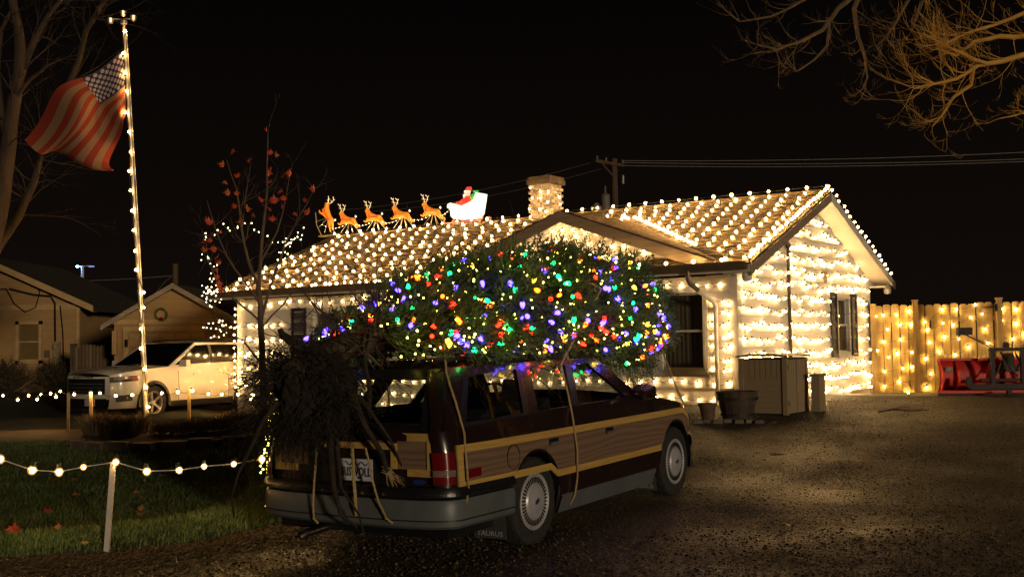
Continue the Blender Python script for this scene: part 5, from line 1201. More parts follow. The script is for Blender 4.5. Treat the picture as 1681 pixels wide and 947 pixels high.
# ============================================================ WHITE CAR ON THE NEIGHBOUR'S DRIVE
hv = V((-.47, -.883, 0)).normalized(); yl = V((-hv.y, hv.x, 0)); hub = at(248.5, 661, 25.0)
uo = hub-hv*3.03-yl*.88; uo.z = hub.z-.385
UM = Matrix(((hv.x, yl.x, 0, uo.x), (hv.y, yl.y, 0, uo.y), (0, 0, 1, uo.z), (0, 0, 0, 1)))
M_wpaint = mat('white_car_paint', (.72, .69, .62), (.70, .67, .60), 3, .25, coat=.8); M_tint = mat('tinted_glass', (.006, .006, .006), None, 3, .05, coat=1.0)
suv = thing('white_suv', 'large white sport utility car with black grille parked on the neighbouring drive', 'car', UM)
UP_ = [(-.98, .72), (-.9, .86), (-.6, .95), (0, .985), (3.0, .985), (3.5, .955), (3.8, .86), (3.98, .68), (4.02, .55)]
US = [(.28, -.06), (.45, -.01), (.7, .0), (.95, -.015), (1.1, -.03), (1.24, -.08)]
UB = [(-1, 1.24), (0, 1.22), (2.4, 1.17), (2.6, 1.17), (3.3, 1.13), (3.75, 1.08), (3.95, 1.03), (4.02, .99)]
def ulat(x, z): return lerp_tab(UP_, x)+lerp_tab(US, z)
def uarch(x):
    z = .30
    for xw in (0, 3.03):
        d = abs(x-xw)
        if d < .46: z = max(z, .385+math.sqrt(.46*.46-d*d)*1.05)
    return z
ux = sorted(set([round(v, 3) for v in list(np.arange(-.98, 4.03, .07))+[-.46, .46, 2.57, 3.49, -.44, .44, 2.59, 3.47]]))
for sg in (-1, 1):
    mb = MB(); mb.grid([[V((x, sg*ulat(x, z), z)) for z in np.linspace(uarch(x), lerp_tab(UB, x), 8)] for x in ux]); mb.build('body_side', M_wpaint, suv, smooth=35)
    for xw in (0, 3.03):
        mb = MB(); mb.grid([[V((xw+r*math.cos(a), sg*(ulat(xw, .6)+o), .385+r*1.05*math.sin(a))) for a in np.linspace(-.15, PI+.15, 17)] for r, o in ((.40, -.02), (.405, .015), (.47, .018), (.475, -.01))]); mb.build('wheel_arch_trim', mat('arch_trim', (.05, .045, .04), None, 9, .6) if sg == 1 and xw == 0 else bpy.data.materials['arch_trim'] if 'arch_trim' in bpy.data.materials else M_black, suv, smooth=35)
        mb = MB(); mb.box((xw, sg*.62, .5), (.86, .45, .6)); mb.build('wheel_well', M_black, suv)
    mb = MB(); mb.grid([[V((x, sg*(ulat(x, z)+o), z)) for z, o in ((.26, -.05), (.28, .03), (.40, .02), (.42, -.02))] for x in np.linspace(.5, 2.55, 9)]); mb.build('running_board', M_black, suv)
def ugh(x, v, sg, d=0): return V((x, sg*(.925-.12*v+d), 1.18+.53*v))
for sg in (-1, 1):
    mb = MB(); mb.prism([(-.98, .04), (2.55, -.02), (1.62, 1.0), (-.62, 1.0)], -.04, 0, lambda u, v, d: ugh(u, v, sg, d)); mb.build('cabin_side', M_wpaint, suv)
    for poly in ([(-.72, .18), (.02, .14), (.10, .88), (-.48, .86)], [(.14, .13), (1.10, .10), (1.13, .90), (.22, .89)], [(1.20, .10), (2.36, .05), (1.62, .88), (1.23, .90)]):
        mb = MB(); mb.prism(poly, .001, .006, lambda u, v, d: ugh(u, v, sg, d)); mb.build('side_window', M_tint, suv)
    for x0 in (.96,):
        mb = MB(); mb.prism([(1.10, .10), (1.20, .10), (1.23, .90), (1.13, .90)], .002, .008, lambda u, v, d: ugh(u, v, sg, d)); mb.build('door_pillar', M_black, suv)
    for hx in (.75, 1.75):
        mb = MB(); mb.box((hx, sg*(ulat(hx, .98)+.02), .98), (.2, .03, .035)); mb.build('door_handle', M_wpaint, suv)
        mb = MB(); sx_ = hx+.22 if hx < 1 else hx+.55; mb.tube([V((sx_-.3 if hx < 1 else sx_, sg*(ulat(1, z)+.002), z)) for z in np.linspace(.42, 1.08, 5)], .006, 4); mb.build('door_seam', M_black, suv)
    mb = MB(); mb.box((2.2, sg*1.07, 1.24), (.14, .22, .15), taper=.9); mb.build('door_mirror', M_wpaint, suv)
    mb = MB(); mb.tube([V((x, sg*.70, 1.735+.05*math.sin(min(1, max(0, (x+.7)/2.2))*PI)**.4)) for x in np.linspace(-.6, 1.45, 9)], .018, 6); mb.build('roof_rail', M_black, suv)
mb = MB(); mb.grid([[V((x, u*(.79), 1.70+.06*(1-u*u)-.05*max(0, (x-.9)/.75)**2-.05*max(0, (-x)/.7)**2)) for u in np.linspace(-1, 1, 9)] for x in np.linspace(-.68, 1.66, 9)]); mb.build('roof', M_wpaint, suv, smooth=40)
mb = MB(); mb.grid([[V((1.62+.90*k/5+.10*(1-u*u), u*(.78+.12*k/5), 1.70-.52*k/5)) for u in np.linspace(-1, 1, 9)] for k in range(6)]); mb.build('windscreen', M_tint, suv, smooth=40)
mb = MB(); mb.grid([[V((x+.10*(1-u*u)*(x-2.2)/1.7, u*(ulat(x, lerp_tab(UB, x))), lerp_tab(UB, x)+.06*(1-u*u))) for u in np.linspace(-1, 1, 11)] for x in np.linspace(2.48, 3.98, 12)]); mb.build('bonnet', M_wpaint, suv, smooth=40)
mb = MB(); mb.grid([[V((-.98-.03*(1-u*u), u*.78, z)) for u in np.linspace(-1, 1, 7)] for z in (.4, .7, 1.15, 1.65)]); mb.build('tailgate', M_wpaint, suv, smooth=40)
nose = lambda u, z, d=0: V((4.0+.12*(1-u*u)-.02*(z-.6)+d, u*.66, z))
def nosebox(nm, u0, u1, z0, z1, m, d, par=suv):
    mb = MB(); mb.grid([[nose(u, z, d) for u in np.linspace(u0, u1, 9)] for z in (z0, z1)]); mb.grid([[nose(u, z1, q) for u in np.linspace(u0, u1, 9)] for q in (d, -.15)]); mb.grid([[nose(u, z0, q) for u in np.linspace(u0, u1, 9)] for q in (d, -.15)]); return mb.build(nm, m, par)
nosebox('front_skin', -1.0, 1.0, .50, .99, M_wpaint, -.01); gr_ = nosebox('grille', -.86, .86, .62, .95, M_black, .02); nosebox('lower_grille', -.9, .9, .32, .52, M_black, .01); nosebox('skid_plate', -.7, .7, .24, .31, M_chrome, .0)
for z in (.68, .76, .84):
    mb = MB(); mb.tube([nose(u, z, .035) for u in np.linspace(-.8, .8, 9)], .010, 4); mb.build('grille_bar', M_clad, gr_)
put('bonnet_lettering', text_mesh('EXPLORER', .075, M_chrome, .002, 1.7), suv, M=Matrix(((0, 0, 1, 4.125), (1, 0, 0, 0), (0, 1, 0, .985), (0, 0, 0, 1))))
mb = MB(); mb.box((4.15, .22, .44), (.012, .30, .15)); mb.build('number_plate', M_plate, suv)
for sg in (-1, 1):
    def hl(u, z, d): return V((3.99-.52*u+d*.5, sg*(ulat(3.99-.52*u, .92)+d*.7), z+.12+.03*u))
    mb = MB(); mb.grid([[hl(u, z, .03) for u in np.linspace(0, 1.0, 6)] for z in (.74, .82, .86)]); mb.build('headlight', M_black, suv, smooth=40)
    mb = MB(); mb.grid([[hl(u, z, .036) for u in np.linspace(.1, .7, 5)] for z in (.80, .845)]); mb.build('headlight_lens', M_clear, suv)
    mb = MB(); mb.grid([[hl(u, z, .038) for u in np.linspace(.72, 1.0, 4)] for z in (.76, .85)]); mb.build('side_marker', mat('amber_lens', (.5, .12, .02), None, 9, .2) if sg < 0 else bpy.data.materials['amber_lens'], suv)
    mb = MB(); mb.grid([[hl(u, z, .02) for u in np.linspace(.15, .75, 4)] for z in (.32, .46)]); fg_ = mb.build('fog_lamp_bezel', M_black, suv)
    mb = MB(); mb.lathe([(.001, 0), (.035, 0), (.035, -.03)], 10, axis='x', c=hl(.45, .39, .04)); mb.build('fog_lamp', M_clear, fg_)
def make_suv_wheel():
    w_ = thing('wheel', None, None); w_.parent = suv
    mb = MB(); mb.lathe([(.26, -.1), (.35, -.12), (.38, -.09), (.385, 0), (.38, .09), (.35, .12), (.26, .105), (.25, .06), (.24, -.1)], 32, axis='y'); mb.build('tyre', M_rubber, w_, smooth=35)
    mb = MB(); mb.lathe([(.262, .10), (.255, .112), (.235, .10), (.23, .03)], 32, axis='y'); mb.lathe([(.001, .1), (.05, .1), (.065, .07), (.07, .03)], 16, axis='y'); rim = mb.build('rim', M_hub, w_, smooth=35)
    for k in range(5):
        for e in (-.13, .13):
            a = 2*PI*k/5+e; mb = MB(); mb.bar((.05*math.cos(a), .075, .05*math.sin(a)), (.245*math.cos(a-e*.3), .095, .245*math.sin(a-e*.3)), .022, .03, up=(0, 1, 0)); mb.build('spoke', M_hub, w_)
    mb = MB(); mb.lathe([(.001, .02), (.24, .02)], 24, axis='y'); mb.build('brake_disc', M_black, w_)
    return w_
w_ = make_suv_wheel()
for i, (x, y, r) in enumerate(((3.03, .85, 0), (0, .85, 0), (3.03, -.85, PI), (0, -.85, PI))):
    o = w_ if i == 0 else copy_tree(w_, suv); o.matrix_local = T(x, y, .387) @ Matrix.Rotation(r, 4, 'Z') @ Matrix.Rotation(i*.7, 4, 'Y')

# ============================================================ NEIGHBOUR'S HOUSE, GARAGE, FAR THINGS
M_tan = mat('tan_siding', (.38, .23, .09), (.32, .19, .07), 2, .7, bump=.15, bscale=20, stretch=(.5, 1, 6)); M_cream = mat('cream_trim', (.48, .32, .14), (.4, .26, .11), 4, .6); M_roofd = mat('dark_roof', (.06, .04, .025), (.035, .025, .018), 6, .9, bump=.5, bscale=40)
def fr_at(px, py, D): return at(px, py, D)
ND = 42.0; nx0, nx1 = -215, 127
A = at(127, 642, ND); nb = thing('neighbour_house', 'tan clapboard house with one sash window and a cream roof edge at left', 'house', V((A.x, A.y, 0)))
k_ = ND/1850; W_ = 7.8; NH = 3.15
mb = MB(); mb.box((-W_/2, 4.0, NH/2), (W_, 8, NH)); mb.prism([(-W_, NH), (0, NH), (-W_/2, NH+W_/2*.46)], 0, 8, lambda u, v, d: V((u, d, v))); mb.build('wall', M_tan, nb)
mb = MB()
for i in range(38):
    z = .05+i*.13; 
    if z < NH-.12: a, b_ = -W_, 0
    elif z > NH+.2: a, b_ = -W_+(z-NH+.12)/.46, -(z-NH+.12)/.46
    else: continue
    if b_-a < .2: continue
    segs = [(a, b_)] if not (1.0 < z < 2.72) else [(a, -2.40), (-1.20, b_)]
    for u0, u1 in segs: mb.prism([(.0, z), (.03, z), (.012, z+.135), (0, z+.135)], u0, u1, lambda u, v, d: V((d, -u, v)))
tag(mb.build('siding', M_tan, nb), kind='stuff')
mb = MB(); mb.box((-W_/2, -.035, NH), (W_+.05, .05, .20)); mb.build('frieze_board', M_cream, nb)
mb = MB(); mb.box((.03, -.02, NH/2), (.12, .1, NH)); mb.build('corner_board', M_cream, nb)
for sg in (0, 1):
    s_ = 1 if sg == 0 else -1; cx_ = -W_/2; e = V((cx_+s_*(W_/2+.75), -.45, NH-.22)); t_ = V((cx_, -.45, NH-.22+(W_/2+.75)*.46))
    mb = MB(); roof_slab(mb, [e+V((0, 0, .12)), t_+V((0, 0, .12)), t_+V((0, 8.9, .12)), e+V((0, 8.9, .12))], .1); mb.build('roof', M_roofd, nb)
    mb = MB(); mb.prism([(e.x, e.z), (t_.x, t_.z), (t_.x, t_.z+.24), (e.x, e.z+.24)], -.49, -.44, lambda u, v, d: V((u, d, v))); mb.build('rake_board', M_cream, nb)
    mb = MB(); mb.add([e, t_, t_+V((0, .45, 0)), e+V((0, .45, 0))], [(0, 1, 2, 3)]); mb.build('rake_soffit', M_cream, nb)
wn_ = MB(); z0, z1, a0, a1 = 1.06, 2.64, -2.28, -1.30
for (u0, u1, v0, v1) in ((a0-.0, a0+.12, z0, z1), (a1-.12, a1, z0, z1), (a0, a1, z1-.12, z1), (a0, a1, z0, z0+.12)): wn_.prism([(u0, v0), (u1, v0), (u1, v1), (u0, v1)], -.09, .02, lambda u, v, d: V((u, d, v)))
w_ = wn_.build('window', M_cream, nb)
for v0, v1, d in ((z0+.12, (z0+z1)/2, -.03), ((z0+z1)/2, z1-.12, -.045)):
    mb = MB(); mb.box(((a0+a1)/2, d, v0+.02), (a1-a0-.24, .03, .05)); mb.build('sash', M_cream, w_); mb = MB(); mb.box(((a0+a1)/2, d+.02, (v0+v1)/2), (a1-a0-.25, .006, v1-v0)); mb.build('pane', M_pane, w_)
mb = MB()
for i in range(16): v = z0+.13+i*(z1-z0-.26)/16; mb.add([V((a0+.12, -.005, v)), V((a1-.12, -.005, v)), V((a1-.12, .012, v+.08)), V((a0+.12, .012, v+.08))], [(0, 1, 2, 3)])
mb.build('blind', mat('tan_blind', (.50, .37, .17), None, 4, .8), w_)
mb = MB(); mb.box((-.72, -.10, 1.55), (.24, .14, .62)); mb.lathe([(.11, 0), (.11, .08), (.001, .09)], 12, axis='y', c=(-.72, -.25, 1.68)); mb.build('electric_meter', mat('meter_grey', (.30, .22, .12), None, 8, .5), nb)
mb = MB(); mb.box((-1.10, -.08, 1.42), (.16, .1, .26)); mb.build('phone_box', M_gutter, nb)
mb = MB(); mb.tube([V((-.78, -.12, 1.85)), V((-.80, -.12, 3.3)), V((-.95, -.14, 3.55)), V((-1.6, -.12, 3.62)), V((-2.5, -.12, 3.85))], .035, 6); mb.build('service_cable', M_black, nb); 
mb = MB(); mb.tube([V((-2.6, -.15, 3.86)), V((-2.3, -.15, 3.3)), V((-1.9, -.15, 2.98)), V((-1.5, -.15, 3.15)), V((-1.35, -.15, 3.7)), V((-1.5, -.3, 4.3))], .018, 5); mb.build('service_cable', M_black, nb)
mb = MB(); mb.tube([V((-.6, -.12, 3.2)), V((-.5, -.12, 2.2)), V((-.47, -.12, 1.2))], .02, 5); mb.build('service_cable', M_black, nb); mb = MB(); mb.tube([V((-2.6, -.15, 3.86)), V((-4, -1.5, 3.6)), V((-9, -9, 4.6))], .02, 5); mb.build('service_cable', M_black, nb)
def shrub(label, px, D, zc, r, n_, m, squash=1.0, name='shrub'):
    x = ray(px, 600).x*D; th = thing(name, label, 'shrub', V((x, D, gz(x, D))), 'dark shrubs'); P = []; F = []
    for k in range(n_):
        d = V((random.gauss(0, 1), random.gauss(0, 1), random.gauss(0, 1))).normalized()*random.random()**.4*r; d.z *= squash; sprig_into(P, F, V((0, 0, zc))+d, d+V((0, 0, .5*r)), r*.35, 6, r*.02)
    mb = MB(); mb.v = P; mb.f = F; mb.mi = [0]*len(F); put('foliage', mb.mesh('foliage', m, fix=False), th)
    mb = MB()
    for k in range(9): limb(mb, V((0, 0, 0)), V((jit(.6), jit(.6), 1)), zc*1.3, .015, 0, .2)
    mb.build('stems', M_bark, th)
M_shr = mat('shrub_dark', (.055, .042, .018), (.03, .022, .01), 4, .9)
shrub('dark round shrub under the neighbour\'s window at the frame edge', 12, 39.5, .40, .75, 900, M_shr); shrub('dark round shrub right of the neighbour\'s window', 95, 39.8, .45, .70, 900, M_shr); shrub('low dark shrub below the electric meter', 118, 39.9, .2, .42, 400, M_shr)
# garage
GD = 36.0; A = at(288, 651, GD); GA = V((A.x, A.y, 0)); gar = thing('garage', 'tan gabled garage with a panelled door behind the white car', 'garage', GA); gw = 1.95; gh_ = 2.38; gsl = .56
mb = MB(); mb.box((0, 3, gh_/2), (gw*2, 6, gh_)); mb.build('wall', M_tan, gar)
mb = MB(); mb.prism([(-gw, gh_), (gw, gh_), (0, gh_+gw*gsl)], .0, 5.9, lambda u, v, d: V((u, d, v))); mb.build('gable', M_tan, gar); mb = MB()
for i in range(8):
    z = gh_+.1+i*.13; hw = (gh_+gw*gsl-z-.1)/gsl
    if hw > .1: mb.prism([(0, z), (.03, z), (.01, z+.135), (0, z+.135)], -hw, hw, lambda u, v, d: V((d, -u, v)))
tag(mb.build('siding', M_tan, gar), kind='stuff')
for s_ in (1, -1):
    e = V((s_*(gw+.32), -.3, gh_-.32*gsl)); t_ = V((0, -.3, gh_+gw*gsl+.02)); mb = MB(); roof_slab(mb, [e+V((0, 0, .1)), t_+V((0, 0, .1)), t_+V((0, 6.5, .1)), e+V((0, 6.5, .1))], .09); mb.build('roof', M_roofd, gar)
    mb = MB(); mb.prism([(e.x, e.z-.06), (t_.x, t_.z-.06), (t_.x, t_.z+.11), (e.x, e.z+.11)], -.35, -.30, lambda u, v, d: V((u, d, v))); mb.build('rake_board', M_fascia, gar)
mb = MB(); mb.box((0, -.03, gh_+.02), (gw*2+.1, .06, .14)); mb.build('frieze_board', M_cream, gar)
for x in (-1.55, 1.55):
    mb = MB(); mb.box((x, -.05, 1.05), (.18, .09, 2.1)); mb.build('door_jamb', M_cream, gar)
mb = MB(); mb.box((0, -.05, 2.17), (3.28, .09, .14)); mb.build('door_header', M_cream, gar)
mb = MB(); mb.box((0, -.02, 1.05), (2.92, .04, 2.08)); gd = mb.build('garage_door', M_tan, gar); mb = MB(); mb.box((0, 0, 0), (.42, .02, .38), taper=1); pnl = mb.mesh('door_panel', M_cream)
for r in range(4):
    for c_ in range(6): put('door_panel', pnl, gd, M=T(-1.22+c_*.488, -.052, .28+r*.51))
mb = MB(); mb.box((-1.86, -.2, 1.75), (.14, .14, .75)); mb.build('downspout', M_cream, gar); mb = MB(); mb.box((-1.53, -.11, 1.72), (.09, .06, .24)); mb.build('coach_lamp', M_black, gar)
th = thing('wreath', 'small dark wreath hung on the garage gable', 'wreath', GA+V((-.42, -.08, 2.62))); mb = MB(); P = []; F = []
for k in range(160):
    a = random.uniform(0, 2*PI); sprig_into(P, F, V((.14*math.cos(a), -.03, .14*math.sin(a))), V((math.cos(a+.8), jit(.5), math.sin(a+.8))), .10, 6, .008)
mb.v = P; mb.f = F; mb.mi = [0]*len(F); put('greenery', mb.mesh('greenery', M_needle, fix=False), th); mb = MB(); mb.box((0, -.06, -.14), (.10, .04, .10)); mb.build('bow', M_redlens, th)
# picket fence
pf0 = at(121, 617, 38.5); pf1 = at(203, 617, 37.2); pv = (pf1-pf0); n_ = 14; pk = thing('picket_fence', 'weathered wooden picket fence between the tan house and the garage', 'fence', V((pf0.x, pf0.y, pf0.z-.5)))
mb = MB(); mb.prism([(-.055, 0), (.055, 0), (.055, 1.45), (.03, 1.54), (-.03, 1.54), (-.055, 1.45)], -.012, .012, lambda u, v, d: V((u, d, v))); M_pick = mat('weathered_picket', (.17, .11, .055), (.10, .065, .035), 4, .9, rand=.3); pkm = mb.mesh('picket', M_pick)
for i in range(n_): put('picket', pkm, pk, M=T(pv.x*(i+.9)/n_, pv.y*(i+.9)/n_, .05*math.sin(PI*(i % 7)/6)-.02))
for z in (.5, 1.2):
    mb = MB(); mb.bar((0, .04, z), (pv.x, pv.y+.04, z), .04, .09); mb.build('rail', M_pick, pk)
mb = MB(); mb.box((0, 0, .8), (.2, .14, 1.6)); mb.build('gate_post', M_bark, pk)
# street lamp, far building and its floodlight
lp = at(135, 552, 85); sl = thing('street_lamp', 'far twin headed street lamp shining blue white above the fence', 'street lamp', lp)
hL = (552-437)*85/1850; M_bluepole = mat('lamp_pole', (.5, .52, .6), None, 5, .5)
mb = MB(); mb.tube([V((0, 0, -2)), V((0, 0, hL))], [.16, .11], 8); mb.build('pole', M_bluepole, sl); mb = MB(); mb.bar((-.3, 0, hL), (.6, 0, hL+.02), .08, .06); mb.build('arm', M_bluepole, sl)
mb = MB(); mb.lathe([(.001, .05), (.11, .03), (.13, -.01), (.001, -.05)], 12, c=(-.35, -.1, hL-.02)); mb.build('lamp_head', lamp_mat('led_lamp', (.14, .34, 1), 260), sl)
mb = MB(); mb.box((.68, 0, hL-.02), (.36, .2, .08)); mb.build('lamp_head', lamp_mat('led_side', (.3, .42, 1), .8), sl)
fb_ = at(152, 553, 95); fbd = thing('far_building', 'pale low building glimpsed beyond the picket fence', 'building', V((fb_.x, fb_.y, 0)))
mb = MB(); mb.box((1, 3, 1.3), (7, 4, 2.6)); mb.build('wall', mat('pale_wall', (.6, .6, .62), None, 3, .8), fbd); mb = MB(); mb.box((1, 3, 2.7), (7.4, 4.4, .25)); mb.build('roof', mat('red_roof', (.22, .03, .03), None, 3, .7), fbd)
fl_ = at(169, 530, 90); th = thing('flood_lamp', 'glaring teal white yard lamp left of the garage', 'lamp', V((fl_.x, fl_.y, 0)))
mb = MB(); mb.tube([V((0, .1, 0)), V((0, .1, fl_.z))], .06, 6); mb.build('pole', M_black, th); mb = MB(); mb.lathe([(.001, .18), (.18, .1), (.2, -.05), (.001, -.16)], 10, c=(0, 0, fl_.z)); mb.build('lamp_head', lamp_mat('teal_lamp', (.25, 1, .72), 95), th)
# utility poles and lines
M_pole = mat('creosote_pole', (.11, .065, .035), (.07, .04, .022), 6, .9, bump=.4, bscale=30, stretch=(1, 1, .2))
up = at(1010, 420, 45); ut = at(1008, 261, 45); utl = thing('utility_pole', 'wooden utility pole with crossarm and transformer behind the house roof', 'utility pole', V((up.x, up.y, 0)))
mb = MB(); mb.tube([V((0, 0, -1)), V((ut.x-up.x, 0, ut.z))], [.17, .13], 10); mb.build('pole', M_pole, utl); zz = ut.z
mb = MB(); mb.bar((-.72, -.1, zz-.08), (.42, -.12, zz-.30), .10, .12); mb.build('crossarm', M_pole, utl); mb = MB(); mb.bar((-.45, -.12, zz-.2), (0, -.1, zz-.75), .04, .05); mb.build('brace', M_pole, utl)
for x, z in ((-.66, zz-.02), (-.3, zz-.1), (.36, zz-.2)):
    mb = MB(); mb.lathe([(.03, 0), (.06, .03), (.03, .07), (.06, .1), (.02, .14), (.001, .14)], 8, c=(x, -.12, z)); mb.build('insulator', M_alu, utl)
mb = MB(); mb.lathe([(.001, -.5), (.17, -.5), (.19, -.45), (.19, .25), (.21, .27), (.12, .34), (.001, .35)], 14, c=(-.36, -.12, zz-1.75)); mb.tube([V((-.36, -.12, zz-1.4)), V((-.36, -.12, zz-1.1))], .04, 6); mb.build('transformer', mat('transformer_grey', (.16, .14, .11), None, 6, .6), utl, smooth=40)
mb = MB(); mb.lathe([(.001, -.3), (.05, -.28), (.05, .05), (.001, .06)], 8, c=(.36, -.12, zz-.75)); mb.build('fuse', M_alu, utl)
def line(label, a, b_, sag, r=.014):
    th = thing('power_line', label, 'power line', a); mb = MB(); mb.tube([(a+(b_-a)*t-V((0, 0, sag*4*t*(1-t))))-a for t in np.linspace(0, 1, 15)], r, 4); mb.build('cable', mat('cable', (.16, .13, .10), None, 5, .6) if 'cable' not in bpy.data.materials else bpy.data.materials['cable'], th)
line('upper power line running right from the utility pole', at(1018, 264, 45), at(1760, 246, 45), .15); line('middle power line running right from the utility pole', at(1018, 267, 45), at(1760, 258, 45), .15); line('lower power line running right from the utility pole', at(1018, 272, 45), at(1760, 262, 45), .15)
line('upper power line running left from the utility pole', at(985, 263, 45), at(560, 345, 52), .3); line('lower power line running left from the utility pole', at(995, 275, 45), at(600, 348, 52), .3)
line('low power line between the garage pole and the left frame edge', at(288, 452, 60), at(-40, 458, 60), .2, .02)
p2 = at(288, 600, 60); pt2 = at(288, 433, 60); th = thing('utility_pole', 'short dark utility pole rising behind the garage ridge', 'utility pole', V((p2.x, p2.y, 0))); mb = MB(); mb.tube([V((0, 0, 0)), V((0, 0, pt2.z))], .15, 8); mb.build('pole', M_pole, th); mb = MB(); mb.tube([V((0, 0, pt2.z-.5)), V((-.6, 0, pt2.z-1.0)), V((-1.1, 0, pt2.z-1.6))], .03, 5); mb.build('guy_wire', M_pole, th)

# ============================================================ BARE TREES
M_barkl = mat('grey_bark', (.05, .03, .016), (.026, .016, .009), 6, .9, bump=.8, bscale=30, stretch=(1, 1, .25)); M_barko = mat('lamplit_twig_bark', (.66, .37, .065), (.48, .25, .04), 6, .8); M_barkd = mat('dim_twig_bark', (.13, .09, .045), (.08, .055, .03), 6, .9)  # twig barks: amber lamplight put into one colour, weaker light into the dim one
def crooked(px, D, r0, r1):
    pts = [at(x, y, D+dz) for x, y, dz in px]; out = []; 
    for a, b_ in zip(pts, pts[1:]): out += [a, (a+b_)/2+V((jit(.03), jit(.03), jit(.03)))*(a-b_).length]
    out.append(pts[-1]); n_ = len(out); return out, [r0+(r1-r0)*i/(n_-1) for i in range(n_)]
def tree_of(name, label, base, trunk_mat, limbs, twigs, twig_mat=None):
    th = thing(name, label, 'tree', base); allp = []
    for i, (pts, rad) in enumerate(limbs):
        mb = MB(); mb.tube([p-base for p in pts], rad, 9); mb.build('trunk' if i == 0 else 'limb', trunk_mat, th, smooth=60)
    mb = MB()
    for (pts, rad), (n_, L_, r_, dep, grav, fro) in zip(limbs, twigs):
        for k in range(n_):
            i = random.randint(int(len(pts)*fro), len(pts)-1); d = (pts[min(i+1, len(pts)-1)]-pts[i-1]).normalized()
            limb(mb, pts[i]-base, d*.8+V((jit(.9), jit(.9), jit(.9))), L_*random.uniform(.5, 1), min(r_, rad[i]*.7), dep, .22, grav, 7, (2, 4), (.35, .6))
    tag(mb.build('twigs', twig_mat or trunk_mat, th, smooth=0), kind='stuff'); return th
LT = 24.0; b0 = at(-70, 690, LT); b0.z = 0
L0 = crooked([(-70, 690, 0), (-45, 500, 0), (-15, 400, 0), (2, 330, 0), (14, 243, 0), (24, 165, 0), (33, 80, 0), (22, 10, 0), (10, -60, 0)], LT, .26, .07)
L1 = crooked([(24, 165, 0), (42, 100, .3), (60, 60, .5), (80, 25, .6), (108, -10, .7)], LT, .10, .04); L2 = crooked([(-40, 480, 0), (-5, 405, .4), (30, 355, .7), (56, 300, .9), (66, 262, 1), (72, 225, 1)], LT, .15, .04)
L3 = crooked([(72, 240, 1), (100, 170, 1.2), (130, 100, 1.4), (142, 50, 1.5), (165, 12, 1.5), (190, -25, 1.6)], LT, .08, .05); L4 = crooked([(24, 165, 0), (50, 130, -.3), (78, 108, -.5), (112, 94, -.6)], LT, .05, .012); L5 = crooked([(13, 243, 0), (-5, 120, 0), (2, 50, 0), (25, 5, 0)], LT, .08, .03)
tree_of('bare_tree', 'big bare tree with forking grey limbs at the upper left', b0, M_barkl, [L0, L1, L2, L3, L4, L5], [(16, 1.8, .02, 2, .03, .5), (12, 1.5, .016, 2, .02, .3), (20, 2.0, .018, 2, -.02, .4), (16, 1.8, .016, 2, .0, .3), (6, .9, .01, 1, 0, .4), (10, 1.4, .012, 2, 0, .3)], mat('dim_bark', (.028, .017, .009), (.018, .011, .006), 6, .9))
RTD = 13.0; b0 = V((12.5, RTD+1.5, .45))
R0 = ([b0, b0+V((-.1, 0, 2)), b0+V((-.3, 0, 4)), b0+V((-.2, 0, 6.5))], [.32, .28, .24, .15])
R1 = crooked([(2200, 300, 1.5), (1950, 190, .6), (1780, 120, .2), (1690, 88, 0), (1645, 101, 0), (1605, 108, 0), (1570, 130, 0), (1535, 138, -.1), (1500, 146, -.1)], RTD, .055, .008)
R2 = crooked([(1597, 112, 0), (1594, 140, .1), (1565, 160, .1), (1546, 190, .1), (1530, 208, .1)], RTD, .03, .008); R3 = crooked([(1900, 60, .5), (1760, 25, .2), (1690, 18, 0), (1630, 42, .1), (1575, 60, .1), (1545, 78, .1)], RTD, .04, .007); R4 = crooked([(1720, 95, .2), (1690, 60, .1), (1640, 60, 0), (1600, 68, 0), (1570, 92, .1), (1540, 80, .1)], RTD, .04, .008)
R5 = crooked([(1800, 135, .2), (1720, 160, .1), (1680, 185, .0), (1640, 195, 0)], RTD, .03, .006); R6 = crooked([(1620, 105, 0), (1580, 88, -.2), (1545, 72, -.3), (1515, 55, -.3)], RTD, .025, .006)
tree_of('bare_tree', 'amber lit bare twiggy tree reaching in from the upper right', b0, M_barko, [R0, R1, R2, R3, R4, R5, R6], [(0, 1, .01, 1, 0, 0), (24, .75, .006, 2, .14, .45), (14, .55, .005, 2, .14, .2), (17, .7, .006, 2, .12, .3), (17, .6, .005, 2, .12, .2), (10, .55, .005, 2, .12, .3), (12, .5, .005, 2, .14, .2)])
DT = 19.0; b0 = V((16, DT+1, .4))
D0 = ([b0, b0+V((-.5, 0, 3)), b0+V((-2, 0, 7)), b0+V((-4, 0, 8.2))], [.3, .25, .2, .12])
D1 = crooked([(2000, -160, 0), (1700, -90, 0), (1500, -40, 0), (1420, -20, 0), (1375, 15, 0), (1350, 50, 0), (1310, 70, 0), (1275, 82, 0), (1245, 74, 0)], DT, .08, .009); D2 = crooked([(1415, -20, 0), (1402, 15, 0), (1408, 60, 0), (1420, 95, 0), (1424, 128, 0), (1416, 146, 0)], DT, .05, .008)
D3 = crooked([(1375, -30, 0), (1320, 0, 0), (1265, 28, 0), (1215, 36, 0), (1188, 14, 0)], DT, .03, .006); D4 = crooked([(1360, 30, 0), (1358, 75, 0), (1335, 100, 0), (1308, 118, 0), (1292, 105, 0)], DT, .03, .006); D5 = crooked([(1510, -30, 0), (1480, 20, 0), (1455, 60, 0), (1440, 75, 0)], DT, .04, .006); D6 = crooked([(1600, -50, 0), (1520, -10, 0), (1500, 40, 0), (1530, 55, 0), (1560, 80, 0)], DT, .04, .008)
